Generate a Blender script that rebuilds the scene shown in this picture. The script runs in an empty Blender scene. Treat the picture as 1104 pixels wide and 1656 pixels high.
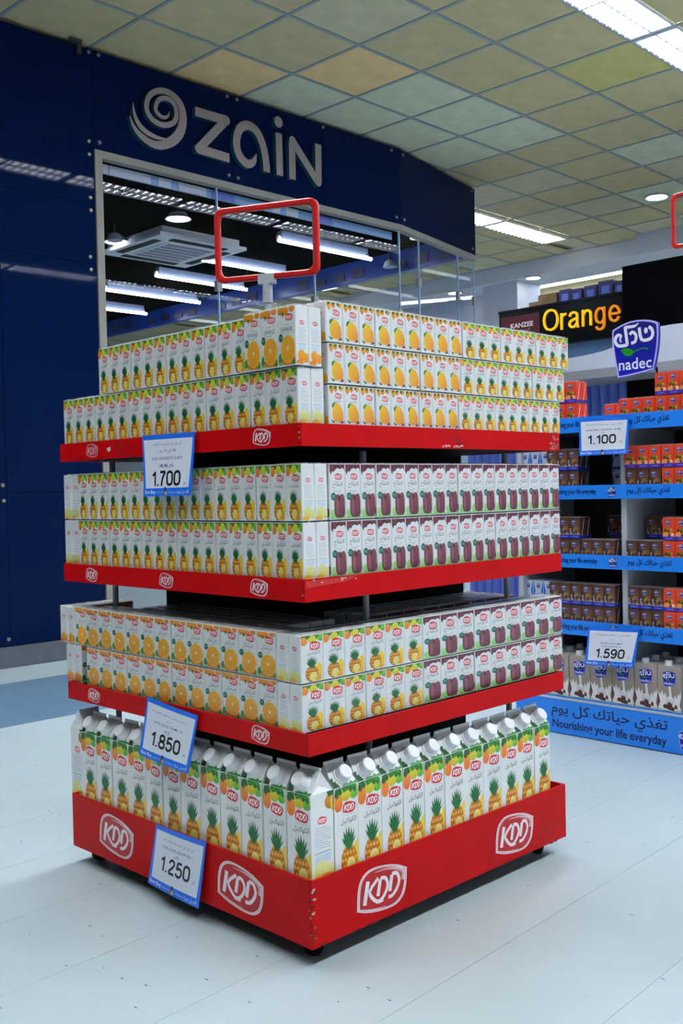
import bpy, math, random
from mathutils import Vector, Matrix
from mathutils.geometry import tessellate_polygon

random.seed(7)
SC = bpy.context.scene
COL = SC.collection
PI = math.pi

# ------------------------------------------------------------------ camera
F_PX = 1669.0
cam_d = bpy.data.cameras.new('camera')
cam_d.sensor_fit = 'HORIZONTAL'
cam_d.sensor_width = 36.0
cam_d.lens = 36.0 * F_PX / 1104.0
cam_d.clip_start = 0.05
cam_d.clip_end = 200
cam = bpy.data.objects.new('camera', cam_d)
COL.objects.link(cam)
SC.camera = cam
CAM = Vector((1.5425, -1.4165, 0.9861))
def _cam_axes(yaw, pitch, roll):
    f = Vector((math.sin(yaw) * math.cos(pitch), math.cos(yaw) * math.cos(pitch), math.sin(pitch)))
    r = Vector((math.cos(yaw), -math.sin(yaw), 0))
    u = r.cross(f)
    c, s = math.cos(roll), math.sin(roll)
    return c * r + s * u, -s * r + c * u, f
_r, _u, _f = _cam_axes(-0.7906, -0.0215, -0.0217)
cam.matrix_world = Matrix(((_r.x, _u.x, -_f.x, CAM.x), (_r.y, _u.y, -_f.y, CAM.y),
                           (_r.z, _u.z, -_f.z, CAM.z), (0, 0, 0, 1)))
def in_view(p, m=60):
    d = Vector(p) - CAM
    z = d.dot(_f)
    if z < 0.2: return False
    x = 552 + F_PX * d.dot(_r) / z; y = 828 - F_PX * d.dot(_u) / z
    return -m < x < 1104 + m and -m < y < 1656 + m

# ------------------------------------------------------------------ world, exposure
world = bpy.data.worlds.new('world'); SC.world = world
world.use_nodes = True
bg = world.node_tree.nodes['Background']
bg.inputs[0].default_value = (0.80, 0.90, 1.0, 1)
bg.inputs[1].default_value = 0.09
SC.view_settings.view_transform = 'Standard'
SC.view_settings.look = 'None'
SC.view_settings.gamma = 1.0
SC.view_settings.use_curve_mapping = False
SC.view_settings.exposure = 0.0
TROFFER_W = 48.0      # emission strength of the louvred ceiling lights
TUBE_W = 17.0
DOWN_W = 14.0

CEIL_Z = 3.752
CEIL_O = (-2.930, 2.661)
CEIL_R = 0.0170

# ------------------------------------------------------------------ colour helpers
def lin(h):
    h = h.lstrip('#')
    out = []
    for i in (0, 2, 4):
        c = int(h[i:i + 2], 16) / 255.0
        out.append(c / 12.92 if c <= 0.04045 else ((c + 0.055) / 1.055) ** 2.4)
    return tuple(out)
def col(c):
    return lin(c) if isinstance(c, str) else tuple(c)
def mixc(a, b, t):
    a, b = col(a), col(b)
    return tuple(a[i] * (1 - t) + b[i] * t for i in range(3))

# ------------------------------------------------------------------ materials
M = {}
def mat(name, base, rough=0.5, metal=0.0, noise=0.0, nscale=20.0, bump=0.0, bscale=60.0, coat=0.0,
        spec=0.5, emit=None, estr=0.0, attr=False, speck=None):
    m = bpy.data.materials.new(name); m.use_nodes = True
    nt = m.node_tree; N = nt.nodes; L = nt.links
    b = N['Principled BSDF']
    b.inputs['Roughness'].default_value = rough
    b.inputs['Metallic'].default_value = metal
    b.inputs['Coat Weight'].default_value = coat
    b.inputs['Coat Roughness'].default_value = 0.08
    b.inputs['Specular IOR Level'].default_value = spec
    base = col(base)
    b.inputs['Base Color'].default_value = (*base, 1)
    tc = None
    def coords():
        nonlocal tc
        if tc is None: tc = N.new('ShaderNodeNewGeometry' if name.startswith('floor') else 'ShaderNodeTexCoord')
        return tc.outputs['Position' if name.startswith('floor') else 'Object']
    src = None
    if attr:
        a = N.new('ShaderNodeAttribute'); a.attribute_name = 'Col'
        src = a.outputs['Color']
    if noise > 0:
        nz = N.new('ShaderNodeTexNoise'); nz.inputs['Scale'].default_value = nscale
        nz.inputs['Detail'].default_value = 5
        L.new(coords(), nz.inputs['Vector'])
        rp = N.new('ShaderNodeMapRange')
        rp.inputs['From Min'].default_value = 0.3; rp.inputs['From Max'].default_value = 0.7
        rp.inputs['To Min'].default_value = 1 - noise; rp.inputs['To Max'].default_value = 1 + noise * 0.5
        L.new(nz.outputs['Fac'], rp.inputs['Value'])
        mx = N.new('ShaderNodeMix'); mx.data_type = 'RGBA'; mx.blend_type = 'MULTIPLY'
        mx.inputs['Factor'].default_value = 1
        if src: L.new(src, mx.inputs['A'])
        else: mx.inputs['A'].default_value = (*base, 1)
        L.new(rp.outputs['Result'], mx.inputs['B'])
        src = mx.outputs['Result']
    if speck:
        scol, sscale, sth = speck
        vo = N.new('ShaderNodeTexVoronoi'); vo.inputs['Scale'].default_value = sscale
        mp = N.new('ShaderNodeMapping'); mp.inputs['Scale'].default_value = (1, 2.6, 1)
        L.new(coords(), mp.inputs['Vector']); L.new(mp.outputs['Vector'], vo.inputs['Vector'])
        lt = N.new('ShaderNodeMath'); lt.operation = 'LESS_THAN'; lt.inputs[1].default_value = sth
        L.new(vo.outputs['Distance'], lt.inputs[0])
        sp = N.new('ShaderNodeSeparateColor'); L.new(vo.outputs['Color'], sp.inputs[0])
        g = N.new('ShaderNodeMath'); g.operation = 'GREATER_THAN'; g.inputs[1].default_value = 0.8
        L.new(sp.outputs[0], g.inputs[0])
        mu = N.new('ShaderNodeMath'); mu.operation = 'MULTIPLY'
        L.new(lt.outputs[0], mu.inputs[0]); L.new(g.outputs[0], mu.inputs[1])
        mx = N.new('ShaderNodeMix'); mx.data_type = 'RGBA'
        L.new(mu.outputs[0], mx.inputs['Factor'])
        if src: L.new(src, mx.inputs['A'])
        else: mx.inputs['A'].default_value = (*base, 1)
        mx.inputs['B'].default_value = (*col(scol), 1)
        src = mx.outputs['Result']
    if src: L.new(src, b.inputs['Base Color'])
    if bump > 0:
        nz = N.new('ShaderNodeTexNoise'); nz.inputs['Scale'].default_value = bscale
        nz.inputs['Detail'].default_value = 3
        L.new(coords(), nz.inputs['Vector'])
        bp = N.new('ShaderNodeBump'); bp.inputs['Strength'].default_value = bump
        bp.inputs['Distance'].default_value = 0.01
        L.new(nz.outputs['Fac'], bp.inputs['Height']); L.new(bp.outputs['Normal'], b.inputs['Normal'])
    if emit:
        b.inputs['Emission Color'].default_value = (*col(emit), 1)
        b.inputs['Emission Strength'].default_value = estr
    M[name] = m
    return m
def thin_film(name, tint, rough, gloss, bump=0.0, bscale=30.0, ior=1.45):
    m = bpy.data.materials.new(name); m.use_nodes = True
    nt = m.node_tree; N = nt.nodes; L = nt.links
    N.remove(N['Principled BSDF'])
    out = N['Material Output']
    tr = N.new('ShaderNodeBsdfTransparent'); tr.inputs[0].default_value = (*tint, 1)
    gl = N.new('ShaderNodeBsdfGlossy'); gl.inputs['Roughness'].default_value = rough
    fr = N.new('ShaderNodeLayerWeight'); fr.inputs['Blend'].default_value = 0.5
    pw = N.new('ShaderNodeMath'); pw.operation = 'POWER'; pw.inputs[1].default_value = 4.0
    L.new(fr.outputs['Facing'], pw.inputs[0])
    k = N.new('ShaderNodeMath'); k.operation = 'MULTIPLY_ADD'; k.inputs[1].default_value = 0.75; k.inputs[2].default_value = gloss; k.use_clamp = True
    L.new(pw.outputs[0], k.inputs[0])
    mx = N.new('ShaderNodeMixShader')
    L.new(k.outputs[0], mx.inputs[0]); L.new(tr.outputs[0], mx.inputs[1]); L.new(gl.outputs[0], mx.inputs[2])
    L.new(mx.outputs[0], out.inputs['Surface'])
    if bump:
        tc = N.new('ShaderNodeTexCoord'); nz = N.new('ShaderNodeTexNoise')
        nz.inputs['Scale'].default_value = bscale; nz.inputs['Detail'].default_value = 2
        nz.inputs['Distortion'].default_value = 1.5
        L.new(tc.outputs['Object'], nz.inputs['Vector'])
        bp = N.new('ShaderNodeBump'); bp.inputs['Strength'].default_value = bump; bp.inputs['Distance'].default_value = 0.02
        L.new(nz.outputs['Fac'], bp.inputs['Height'])
        L.new(bp.outputs['Normal'], gl.inputs['Normal']); L.new(bp.outputs['Normal'], fr.inputs['Normal'])
    M[name] = m

mat('print', 'FFFFFF', rough=0.38, attr=True)
mat('print_matte', 'FFFFFF', rough=0.6, attr=True)
mat('red_tray', 'C60408', rough=0.45, noise=0.10, nscale=9, bump=0.03, bscale=40, spec=0.12)
mat('red_frame', 'C81410', rough=0.35)
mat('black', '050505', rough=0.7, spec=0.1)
mat('tray_under', '080809', rough=0.8, spec=0.1)  # near-black: deep shade under the trays put into the colour
mat('grey_metal', '9A9EA2', rough=0.4, metal=0.6)
mat('post', 'B8BCC0', rough=0.4)
mat('clear_plastic', 'B8C2CC', rough=0.2)
mat('cap_white', 'EDEFF2', rough=0.35)
mat('navy_panel', '04163E', rough=0.03, noise=0.06, nscale=3, spec=0.06)
mat('fascia_inner', '0E3E9E', rough=0.3)
mat('navy_back', '020818', rough=0.5)
mat('screw', '8C8C80', rough=0.35, metal=0.7)
mat('frame_cream', '8E8A80', rough=0.5, noise=0.1, nscale=6)
mat('sign_face', '948684', rough=0.45)
mat('sign_side', '16505E', rough=0.4)
mat('baseboard', '5E636B', rough=0.4, metal=0.3, noise=0.15, nscale=14)
mat('shop_dark', '020308', rough=1.0, spec=0.0)
mat('shop_wall', 'B4BCCC', rough=0.6)
mat('ac_white', 'EEF0F6', rough=0.5)
mat('ac_grille', '8A92A4', rough=0.5)
mat('ac_slot', '0A0C10', rough=0.7)
mat('fixture_white', 'C8CEDA', rough=0.5)
mat('tube', 'FFFFFF', emit='E6F2FF', estr=TUBE_W)
mat('troffer_tube', 'FFFFFF', emit='F0F6FF', estr=TROFFER_W)
mat('downlight', 'FFFFFF', emit='FFFBEA', estr=DOWN_W)
mat('louvre', 'C8CCD4', rough=0.3, metal=0.5)
mat('grid_bar', '8E9AA0', rough=0.5)
for nm, c in (('tile_olive', 'CCBF94'), ('tile_grey', 'CEC6A4'), ('tile_pale', 'D4DABC'), ('tile_peach', 'F0CE98'), ('tile_yellow', 'CEC480')):
    mat(nm, c, rough=0.9, noise=0.10, nscale=7, bump=0.15, bscale=160, spec=0.1)
mat('floor_tile', 'BECED2', rough=0.34, noise=0.08, nscale=2.2, speck=('4E7C9C', 15, 0.085))
mat('floor_far', 'BECED2', rough=0.34, noise=0.08, nscale=2.2)
mat('floor_joint', '6A747A', rough=0.8)
mat('floor_band', '6F8FA8', rough=0.35, noise=0.15, nscale=5)
mat('white_wall', 'C6CCDA', rough=0.7)
mat('bulkhead', 'D6DAE2', rough=0.7)
mat('yellow_ceiling', 'C8B27E', rough=0.9)
mat('gondola_white', 'B9BEC4', rough=0.4)
mat('gondola_dark', '3A3E42', rough=0.5)
mat('gondola_back', '1B1D20', rough=0.6)
mat('strip_blue', '1E86F0', rough=0.35)
mat('sign_black', '040405', rough=0.25, spec=0.2)
mat('batten', '6C7690', rough=0.6)
mat('sign_yellow', 'F2C800', rough=0.4, emit='F2B400', estr=0.55)
mat('sign_orange', 'F09000', rough=0.4, emit='F08A00', estr=0.45)
mat('cardboard', '6A5030', rough=0.8)
mat('box_purple', '2A2A62', rough=0.4, noise=0.5, nscale=40)
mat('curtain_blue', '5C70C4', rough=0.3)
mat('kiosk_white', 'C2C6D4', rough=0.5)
mat('kiosk_grey', '8E8F94', rough=0.5)
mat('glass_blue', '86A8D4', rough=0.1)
mat('wire', '9FB4BE', rough=0.4, metal=0.3)
mat('lamp_shade', 'B8C0D0', rough=0.4)
thin_film('film', (0.985, 0.985, 0.99), 0.18, 0.03, bump=0.28, bscale=38)
thin_film('glass', (0.93, 0.96, 0.98), 0.0, 0.022)

# ------------------------------------------------------------------ object helpers
def link(o, parent=None):
    COL.objects.link(o)
    if parent is not None: o.parent = parent
    return o
def tag(o, label=None, cat=None, group=None, kind=None):
    if label: o['label'] = label
    if cat: o['category'] = cat
    if group: o['group'] = group
    if kind: o['kind'] = kind
    return o
def empty(name, loc=(0, 0, 0), rz=0.0, label=None, cat=None, group=None, parent=None):
    o = bpy.data.objects.new(name, None); o.empty_display_size = 0.05
    link(o, parent); o.location = loc; o.rotation_euler = (0, 0, rz)
    return tag(o, label, cat, group)

class MB:
    """collects faces; build() makes ONE mesh object"""
    def __init__(s):
        s.v = []; s.f = []; s.m = []; s.c = []
    def face(s, pts, mi=0, c=(1, 1, 1)):
        i = len(s.v); s.v += [tuple(p) for p in pts]
        s.f.append(tuple(range(i, i + len(pts)))); s.m.append(mi); s.c.append(c)
    def box(s, a, b, mi=0, c=(1, 1, 1), skip=''):
        x0, y0, z0 = a; x1, y1, z1 = b
        i = len(s.v)
        s.v += [(x0, y0, z0), (x1, y0, z0), (x1, y1, z0), (x0, y1, z0), (x0, y0, z1), (x1, y0, z1), (x1, y1, z1), (x0, y1, z1)]
        F = {'b': (0, 3, 2, 1), 't': (4, 5, 6, 7), 'f': (0, 1, 5, 4), 'r': (1, 2, 6, 5), 'k': (2, 3, 7, 6), 'l': (3, 0, 4, 7)}
        for k, q in F.items():
            if k in skip: continue
            s.f.append(tuple(i + j for j in q)); s.m.append(mi); s.c.append(c)
    def prism(s, poly, o, u, v, n, depth, mi=0, c=(1, 1, 1), side_mi=None, side_c=None):
        """2D polygon (ccw seen against n) extruded from o by depth along n"""
        o, u, v, n = Vector(o), Vector(u), Vector(v), Vector(n)
        A = [o + u * p[0] + v * p[1] for p in poly]
        B = [p + n * depth for p in A]
        k = len(poly)
        tris = tessellate_polygon([[Vector((p[0], p[1], 0)) for p in poly]])
        for t in tris:
            s.face([B[j] for j in t], mi, c); s.face([A[j] for j in reversed(t)], mi, c)
        for j in range(k):
            s.face([A[j], A[(j + 1) % k], B[(j + 1) % k], B[j]], mi if side_mi is None else side_mi, c if side_c is None else side_c)
    def tube(s, pts, r, n=8, mi=0, c=(1, 1, 1)):
        pts = [Vector(p) for p in pts]
        rings = []
        for i, p in enumerate(pts):
            a = pts[max(i - 1, 0)]; b = pts[min(i + 1, len(pts) - 1)]
            t = (b - a).normalized()
            up = Vector((0, 0, 1)) if abs(t.z) < 0.9 else Vector((1, 0, 0))
            x = t.cross(up).normalized(); y = t.cross(x)
            rings.append([p + (x * math.cos(2 * PI * k / n) + y * math.sin(2 * PI * k / n)) * r for k in range(n)])
        for a, b in zip(rings, rings[1:]):
            for k in range(n):
                s.face([a[k], b[k], b[(k + 1) % n], a[(k + 1) % n]], mi, c)
        s.face(rings[0], mi, c); s.face(list(reversed(rings[-1])), mi, c)
    def lathe(s, prof, o=(0, 0, 0), axis=(0, 0, 1), n=16, mi=0, c=(1, 1, 1)):
        o = Vector(o); t = Vector(axis).normalized()
        up = Vector((1, 0, 0)) if abs(t.x) < 0.9 else Vector((0, 1, 0))
        x = t.cross(up).normalized(); y = t.cross(x)
        rings = [[o + t * h + (x * math.cos(2 * PI * k / n) + y * math.sin(2 * PI * k / n)) * r for k in range(n)] for r, h in prof]
        for a, b in zip(rings, rings[1:]):
            for k in range(n):
                s.face([a[k], a[(k + 1) % n], b[(k + 1) % n], b[k]], mi, c)
        s.face(list(reversed(rings[0])), mi, c); s.face(rings[-1], mi, c)
    def mesh(s, name, mats, smooth=False):
        me = bpy.data.meshes.new(name)
        me.from_pydata(s.v, [], s.f)
        for mname in (mats if isinstance(mats, (list, tuple)) else [mats]):
            me.materials.append(M[mname])
        me.polygons.foreach_set('material_index', s.m)
        a = me.color_attributes.new('Col', 'FLOAT_COLOR', 'CORNER')
        buf = []
        for f, c in zip(s.f, s.c):
            if isinstance(c[0], (tuple, list)):
                for cc in c: buf += [cc[0], cc[1], cc[2], 1.0]
            else:
                buf += [c[0], c[1], c[2], 1.0] * len(f)
        a.data.foreach_set('color', buf)
        if smooth: me.polygons.foreach_set('use_smooth', [True] * len(s.f))
        me.validate(); me.update()
        return me
    def build(s, name, mats, parent=None, smooth=False, loc=None, rz=None, **tg):
        o = bpy.data.objects.new(name, s.mesh(name, mats, smooth))
        link(o, parent)
        if loc is not None: o.location = loc
        if rz is not None: o.rotation_euler = (0, 0, rz)
        return tag(o, **tg)
def inst(name, me, parent=None, loc=(0, 0, 0), rz=0.0, **tg):
    o = bpy.data.objects.new(name, me); link(o, parent)
    o.location = loc; o.rotation_euler = (0, 0, rz)
    return tag(o, **tg)

# ------------------------------------------------------------------ lettering
_forms = {'ا': (0xFE8D, 2), 'أ': (0xFE83, 2), 'ب': (0xFE8F, 4), 'ة': (0xFE93, 2), 'ت': (0xFE95, 4), 'ح': (0xFEA1, 4), 'د': (0xFEA9, 2),
          'ذ': (0xFEAB, 2), 'ر': (0xFEAD, 2), 'ز': (0xFEAF, 2), 'س': (0xFEB1, 4), 'ش': (0xFEB5, 4), 'ص': (0xFEB9, 4), 'ض': (0xFEBD, 4),
          'ع': (0xFEC9, 4), 'غ': (0xFECD, 4), 'ف': (0xFED1, 4), 'ق': (0xFED5, 4), 'ك': (0xFED9, 4), 'ل': (0xFEDD, 4), 'م': (0xFEE1, 4),
          'ن': (0xFEE5, 4), 'ه': (0xFEE9, 4), 'و': (0xFEED, 2), 'ي': (0xFEF1, 4), 'ج': (0xFE9D, 4), 'ط': (0xFEC1, 4)}
def arabic(t):
    out = []
    n = len(t)
    i = 0
    while i < n:
        ch = t[i]
        if ch not in _forms:
            j = i
            while j < n and t[j] not in _forms and t[j] != ' ': j += 1
            if j > i: out.append(t[i:j]); i = j
            else: out.append(ch); i += 1
            continue
        prev = i > 0 and t[i - 1] in _forms and _forms[t[i - 1]][1] == 4
        nxt = i + 1 < n and t[i + 1] in _forms
        base, k = _forms[ch]
        if ch == 'ل' and nxt and t[i + 1] == 'ا':
            out.append(chr(0xFEFC if prev else 0xFEFB)); i += 2; continue
        if k == 2: out.append(chr(base + (1 if prev else 0)))
        else: out.append(chr(base + (3 if prev and nxt else 1 if prev else 2 if nxt else 0)))
        i += 1
    return ''.join(reversed(out))
_tcache = {}
def glyphs(text, bold=0.0, res=2):
    """triangles of a text, normalised to its own bounding box: (tris, width, height) in units of font size"""
    key = (text, bold, res)
    if key in _tcache: return _tcache[key]
    cu = bpy.data.curves.new('t', 'FONT'); cu.body = text; cu.resolution_u = res; cu.offset = bold
    cu.dimensions = '2D'; cu.fill_mode = 'BOTH'
    ob = bpy.data.objects.new('t', cu); COL.objects.link(ob)
    bpy.context.view_layer.update()
    dg = bpy.context.evaluated_depsgraph_get()
    ev = ob.evaluated_get(dg); me = ev.to_mesh()
    me.calc_loop_triangles()
    vs = [(v.co.x, v.co.y) for v in me.vertices]
    tr = [tuple(vs[i] for i in t.vertices) for t in me.loop_triangles]
    ev.to_mesh_clear()
    bpy.data.objects.remove(ob); bpy.data.curves.remove(cu)
    xs = [p[0] for t in tr for p in t] or [0, 1]; ys = [p[1] for t in tr for p in t] or [0, 1]
    x0, x1, y0, y1 = min(xs), max(xs), min(ys), max(ys)
    tr = [tuple((p[0] - (x0 + x1) / 2, p[1] - (y0 + y1) / 2) for p in t) for t in tr]
    _tcache[key] = (tr, x1 - x0, y1 - y0)
    return _tcache[key]

def clip_poly(poly, cols, x0, y0, x1, y1):
    """Sutherland-Hodgman with colours"""
    P = list(zip(poly, cols))
    for ax, lim, keep in ((0, x0, 1), (0, x1, -1), (1, y0, 1), (1, y1, -1)):
        if not P: return [], []
        out = []
        for i in range(len(P)):
            (a, ca), (b, cb) = P[i - 1], P[i]
            ia = (a[ax] - lim) * keep >= 0; ib = (b[ax] - lim) * keep >= 0
            if ia != ib:
                t = (lim - a[ax]) / (b[ax] - a[ax])
                q = (a[0] + (b[0] - a[0]) * t, a[1] + (b[1] - a[1]) * t)
                out.append((q, tuple(ca[k] + (cb[k] - ca[k]) * t for k in range(3))))
            if ib: out.append((b, cb))
        P = out
    return [p for p, _ in P], [c for _, c in P]

def catmull(pts, sub=5, closed=False):
    n = len(pts); out = []
    rng = range(n) if closed else range(n - 1)
    for i in rng:
        if closed: p0, p1, p2, p3 = (pts[(i + k - 1) % n] for k in range(4))
        else: p0, p1, p2, p3 = pts[max(i - 1, 0)], pts[i], pts[i + 1], pts[min(i + 2, n - 1)]
        for k in range(sub):
            t = k / sub
            out.append(tuple(0.5 * (2 * p1[d] + (p2[d] - p0[d]) * t + (2 * p0[d] - 5 * p1[d] + 4 * p2[d] - p3[d]) * t * t
                                    + (3 * p1[d] - p0[d] - 3 * p2[d] + p3[d]) * t ** 3) for d in range(len(p1))))
    if not closed: out.append(tuple(pts[-1]))
    return out
def stroke_outline(pts, w):
    """closed outline of a polyline with width(s)"""
    n = len(pts); L = []; R = []
    ws = w if isinstance(w, (list, tuple)) else [w] * n
    for i, p in enumerate(pts):
        a = pts[max(i - 1, 0)]; b = pts[min(i + 1, n - 1)]
        dx, dy = b[0] - a[0], b[1] - a[1]; d = math.hypot(dx, dy) or 1e-9
        nx, ny = -dy / d, dx / d
        h = ws[i] / 2
        L.append((p[0] + nx * h, p[1] + ny * h)); R.append((p[0] - nx * h, p[1] - ny * h))
    return L, R
def circle(cx, cy, rx, ry=None, n=16, rot=0.0):
    ry = rx if ry is None else ry
    c, s = math.cos(rot), math.sin(rot)
    return [(cx + rx * math.cos(a) * c - ry * math.sin(a) * s, cy + rx * math.cos(a) * s + ry * math.sin(a) * c)
            for a in (2 * PI * k / n for k in range(n))]

class Print:
    """flat artwork on a w x h face; later shapes lie above earlier ones"""
    def __init__(s, w, h, clip=True):
        s.w, s.h, s.clip = w, h, clip
        s.items = []; s.layer = 1
    def tri(s, pts, cols):
        if s.clip:
            pts, cols = clip_poly(pts, cols, 0, 0, s.w, s.h)
        if len(pts) >= 3: s.items.append((pts, cols, s.layer))
    def poly(s, pts, c, c2=None, axis=1):
        """fill; with c2 a gradient along axis from low (c) to high (c2)"""
        c = col(c)
        if c2 is None: cols = [c] * len(pts)
        else:
            c2 = col(c2)
            if callable(axis): ts = [axis(p) for p in pts]
            else:
                lo = min(p[axis] for p in pts); hi = max(p[axis] for p in pts)
                ts = [(p[axis] - lo) / ((hi - lo) or 1) for p in pts]
            cols = [tuple(c[k] + (c2[k] - c[k]) * t for k in range(3)) for t in ts]
        for t in tessellate_polygon([[Vector((p[0], p[1], 0)) for p in pts]]):
            s.tri([pts[j] for j in t], [cols[j] for j in t])
        s.layer += 1
    def rect(s, x0, y0, x1, y1, c, c2=None, axis=1):
        s.poly([(x0, y0), (x1, y0), (x1, y1), (x0, y1)], c, c2, axis)
    def ell(s, cx, cy, rx, ry=None, c='FFFFFF', c2=None, n=14, rot=0.0, axis=1):
        s.poly(circle(cx, cy, rx, ry, n, rot), c, c2, axis)
    def stroke(s, pts, w, c, sub=0, caps=False):
        if sub:
            if isinstance(w, (list, tuple)):
                q = catmull([(p[0], p[1], k) for p, k in zip(pts, w)], sub); pts = [(p[0], p[1]) for p in q]; w = [max(p[2], 0) for p in q]
            else: pts = catmull(pts, sub)
        L, R = stroke_outline(pts, w)
        c = col(c)
        for i in range(len(pts) - 1):
            s.tri([R[i], R[i + 1], L[i + 1], L[i]], [c] * 4)
        if caps:
            h = w if not isinstance(w, (list, tuple)) else None
            for k, p in ((0, pts[0]), (-1, pts[-1])):
                r = (h if h else w[k]) / 2
                s.tri(circle(p[0], p[1], r, n=8), [c] * 8)
        s.layer += 1
    def text(s, t, cx, cy, w=None, h=None, c='202428', bold=0.0, shear=0.0, res=2, maxw=None):
        tr, tw, th = glyphs(t, bold, res)
        if not tr: return
        sx = (w / tw) if w else h / th
        sy = (h / th) if h else sx
        if w and h: pass
        if maxw and tw * sx > maxw: sx = maxw / tw
        c = col(c)
        for q in tr:
            s.tri([(cx + p[0] * sx + p[1] * sy * shear, cy + p[1] * sy) for p in q], [c] * 3)
        s.layer += 1
    def sub(s, other, x, y, k=1.0):
        base = s.layer
        for pts, cols, l in other.items:
            s.layer = base + l
            s.tri([(x + p[0] * k, y + p[1] * k) for p in pts], list(cols))
        s.layer = base + other.layer + 1
    def emit(s, mb, o, u, v, n, mi=0, eps=0.000012):
        o, u, v, n = Vector(o), Vector(u), Vector(v), Vector(n)
        for pts, cols, l in s.items:
            q = [o + u * p[0] + v * p[1] + n * (eps * l + 0.0001) for p in pts]
            nn = (q[1] - q[0]).cross(q[2] - q[0])
            if nn.dot(n) < 0: q.reverse(); cols = list(reversed(cols))
            mb.face(q, mi, [tuple(c) for c in cols])

# plain grotesque digits and letters drawn as strokes in a box of height 1
STROKES = {
 '0': (.52, [[(.26, .0 + .05), (.09, .16), (.055, .5), (.09, .84), (.26, .95), (.43, .84), (.465, .5), (.43, .16), (.26, .05)]]),
 '1': (.36, [[(.28, 0), (.28, 1.0)], [(.28, .93), (.20, .82), (.06, .73)]]),
 '2': (.52, [[(.07, .70), (.12, .88), (.27, .95), (.42, .86), (.43, .68), (.30, .46), (.12, .24), (.06, .06)], [(.05, .05), (.48, .05)]]),
 '5': (.52, [[(.44, .95), (.14, .95)], [(.14, .97), (.09, .48)], [(.09, .50), (.25, .62), (.42, .52), (.46, .32), (.38, .12), (.24, .05), (.10, .11), (.05, .25)]]),
 '7': (.50, [[(.04, .95), (.47, .95)], [(.46, .93), (.30, .66), (.20, .33), (.16, 0)]]),
 '8': (.52, [[(.26, .53), (.11, .62), (.09, .78), (.16, .91), (.26, .95), (.36, .91), (.43, .78), (.41, .62), (.26, .53)], [(.26, .53), (.10, .43), (.055, .26), (.12, .10), (.26, .05), (.40, .10), (.465, .26), (.42, .43), (.26, .53)]]),
 '9': (.52, [[(.44, .68), (.34, .46), (.20, .42), (.08, .54), (.07, .76), (.16, .91), (.28, .95), (.40, .86), (.455, .62), (.43, .30), (.34, .11), (.20, .05), (.08, .18)]]),
 '.': (.20, [[(.10, .0), (.10, .125)]]),
 'O': (.80, [[(.40, .0 + .06), (.18, .14), (.065, .36), (.065, .64), (.18, .86), (.40, .94), (.62, .86), (.735, .64), (.735, .36), (.62, .14), (.40, .06)]]),
 'r': (.36, [[(.09, 0), (.09, .72)], [(.09, .48), (.16, .62), (.33, .67)]]),
 'a': (.58, [[(.07, .52), (.14, .64), (.28, .68), (.42, .62), (.45, .48), (.45, .14), (.50, 0)], [(.45, .42), (.24, .36), (.09, .28), (.07, .14), (.18, .05), (.32, .07), (.44, .20)]]),
 'n': (.58, [[(.09, 0), (.09, .72)], [(.09, .46), (.18, .62), (.32, .67), (.44, .60), (.47, .44), (.47, 0)]]),
 'g': (.60, [[(.47, .72), (.47, .02), (.41, -.16), (.27, -.22), (.14, -.18), (.09, -.08)], [(.47, .50), (.40, .63), (.27, .68), (.12, .58), (.07, .36), (.12, .15), (.27, .06), (.40, .11), (.47, .24)]]),
 'e': (.58, [[(.08, .37), (.50, .37), (.49, .52), (.40, .64), (.28, .68), (.14, .60), (.07, .38), (.12, .15), (.28, .05), (.42, .10), (.50, .22)]]),
}
def stroke_text(P, t, cx, y0, h, w=None, c='08090C', th=.15):
    adv = [STROKES[ch][0] + .06 for ch in t]
    tot = sum(adv)
    k = (w / tot) if w else h
    x = cx - tot * k / 2
    for ch, a in zip(t, adv):
        for pl in STROKES[ch][1]:
            P.stroke([(x + p[0] * k, y0 + p[1] * h) for p in pl], th * (h + k) / 2, c, 4 if len(pl) > 2 else 0)
        x += a * k

# ------------------------------------------------------------------ logos
KDD_SHAPE = catmull([(-.5, -.19), (-.5, -.18), (-.485, .05), (-.42, .22), (-.26, .31), (0, .305), (.28, .245), (.5, .145), (.5, .135), (.485, -.06), (.42, -.22), (.26, -.31), (0, -.31), (-.28, -.265)], 3, True)
def kdd_letters(P, cx, cy, k, c='FFFFFF'):
    sh = 0.22
    def T(p): return (cx + (p[0] + p[1] * sh) * k, cy + p[1] * k * .92)
    def st(pts, w, sub=0): P.stroke([T(p) for p in pts], w * k, c, sub)
    st([(-.33, -.16), (-.33, .18)], .072)
    st([(-.12, .17), (-.265, .02), (-.16, -.12), (-.05, -.185), (.05, -.185)], .052, 3)
    for x in (-.075, .165):
        st([(x, -.10), (x, .14)], .066)
        st([(x, .15), (x + .10, .135), (x + .172, .03), (x + .158, -.08), (x + .085, -.17), (x - .01, -.185)], .052, 3)
def kdd_label(P, cx, cy, w):      # small logo on a carton
    P.poly([(cx + p[0] * w, cy + p[1] * w) for p in KDD_SHAPE], 'D8202C')
    kdd_letters(P, cx, cy, w * 1.05)
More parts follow.
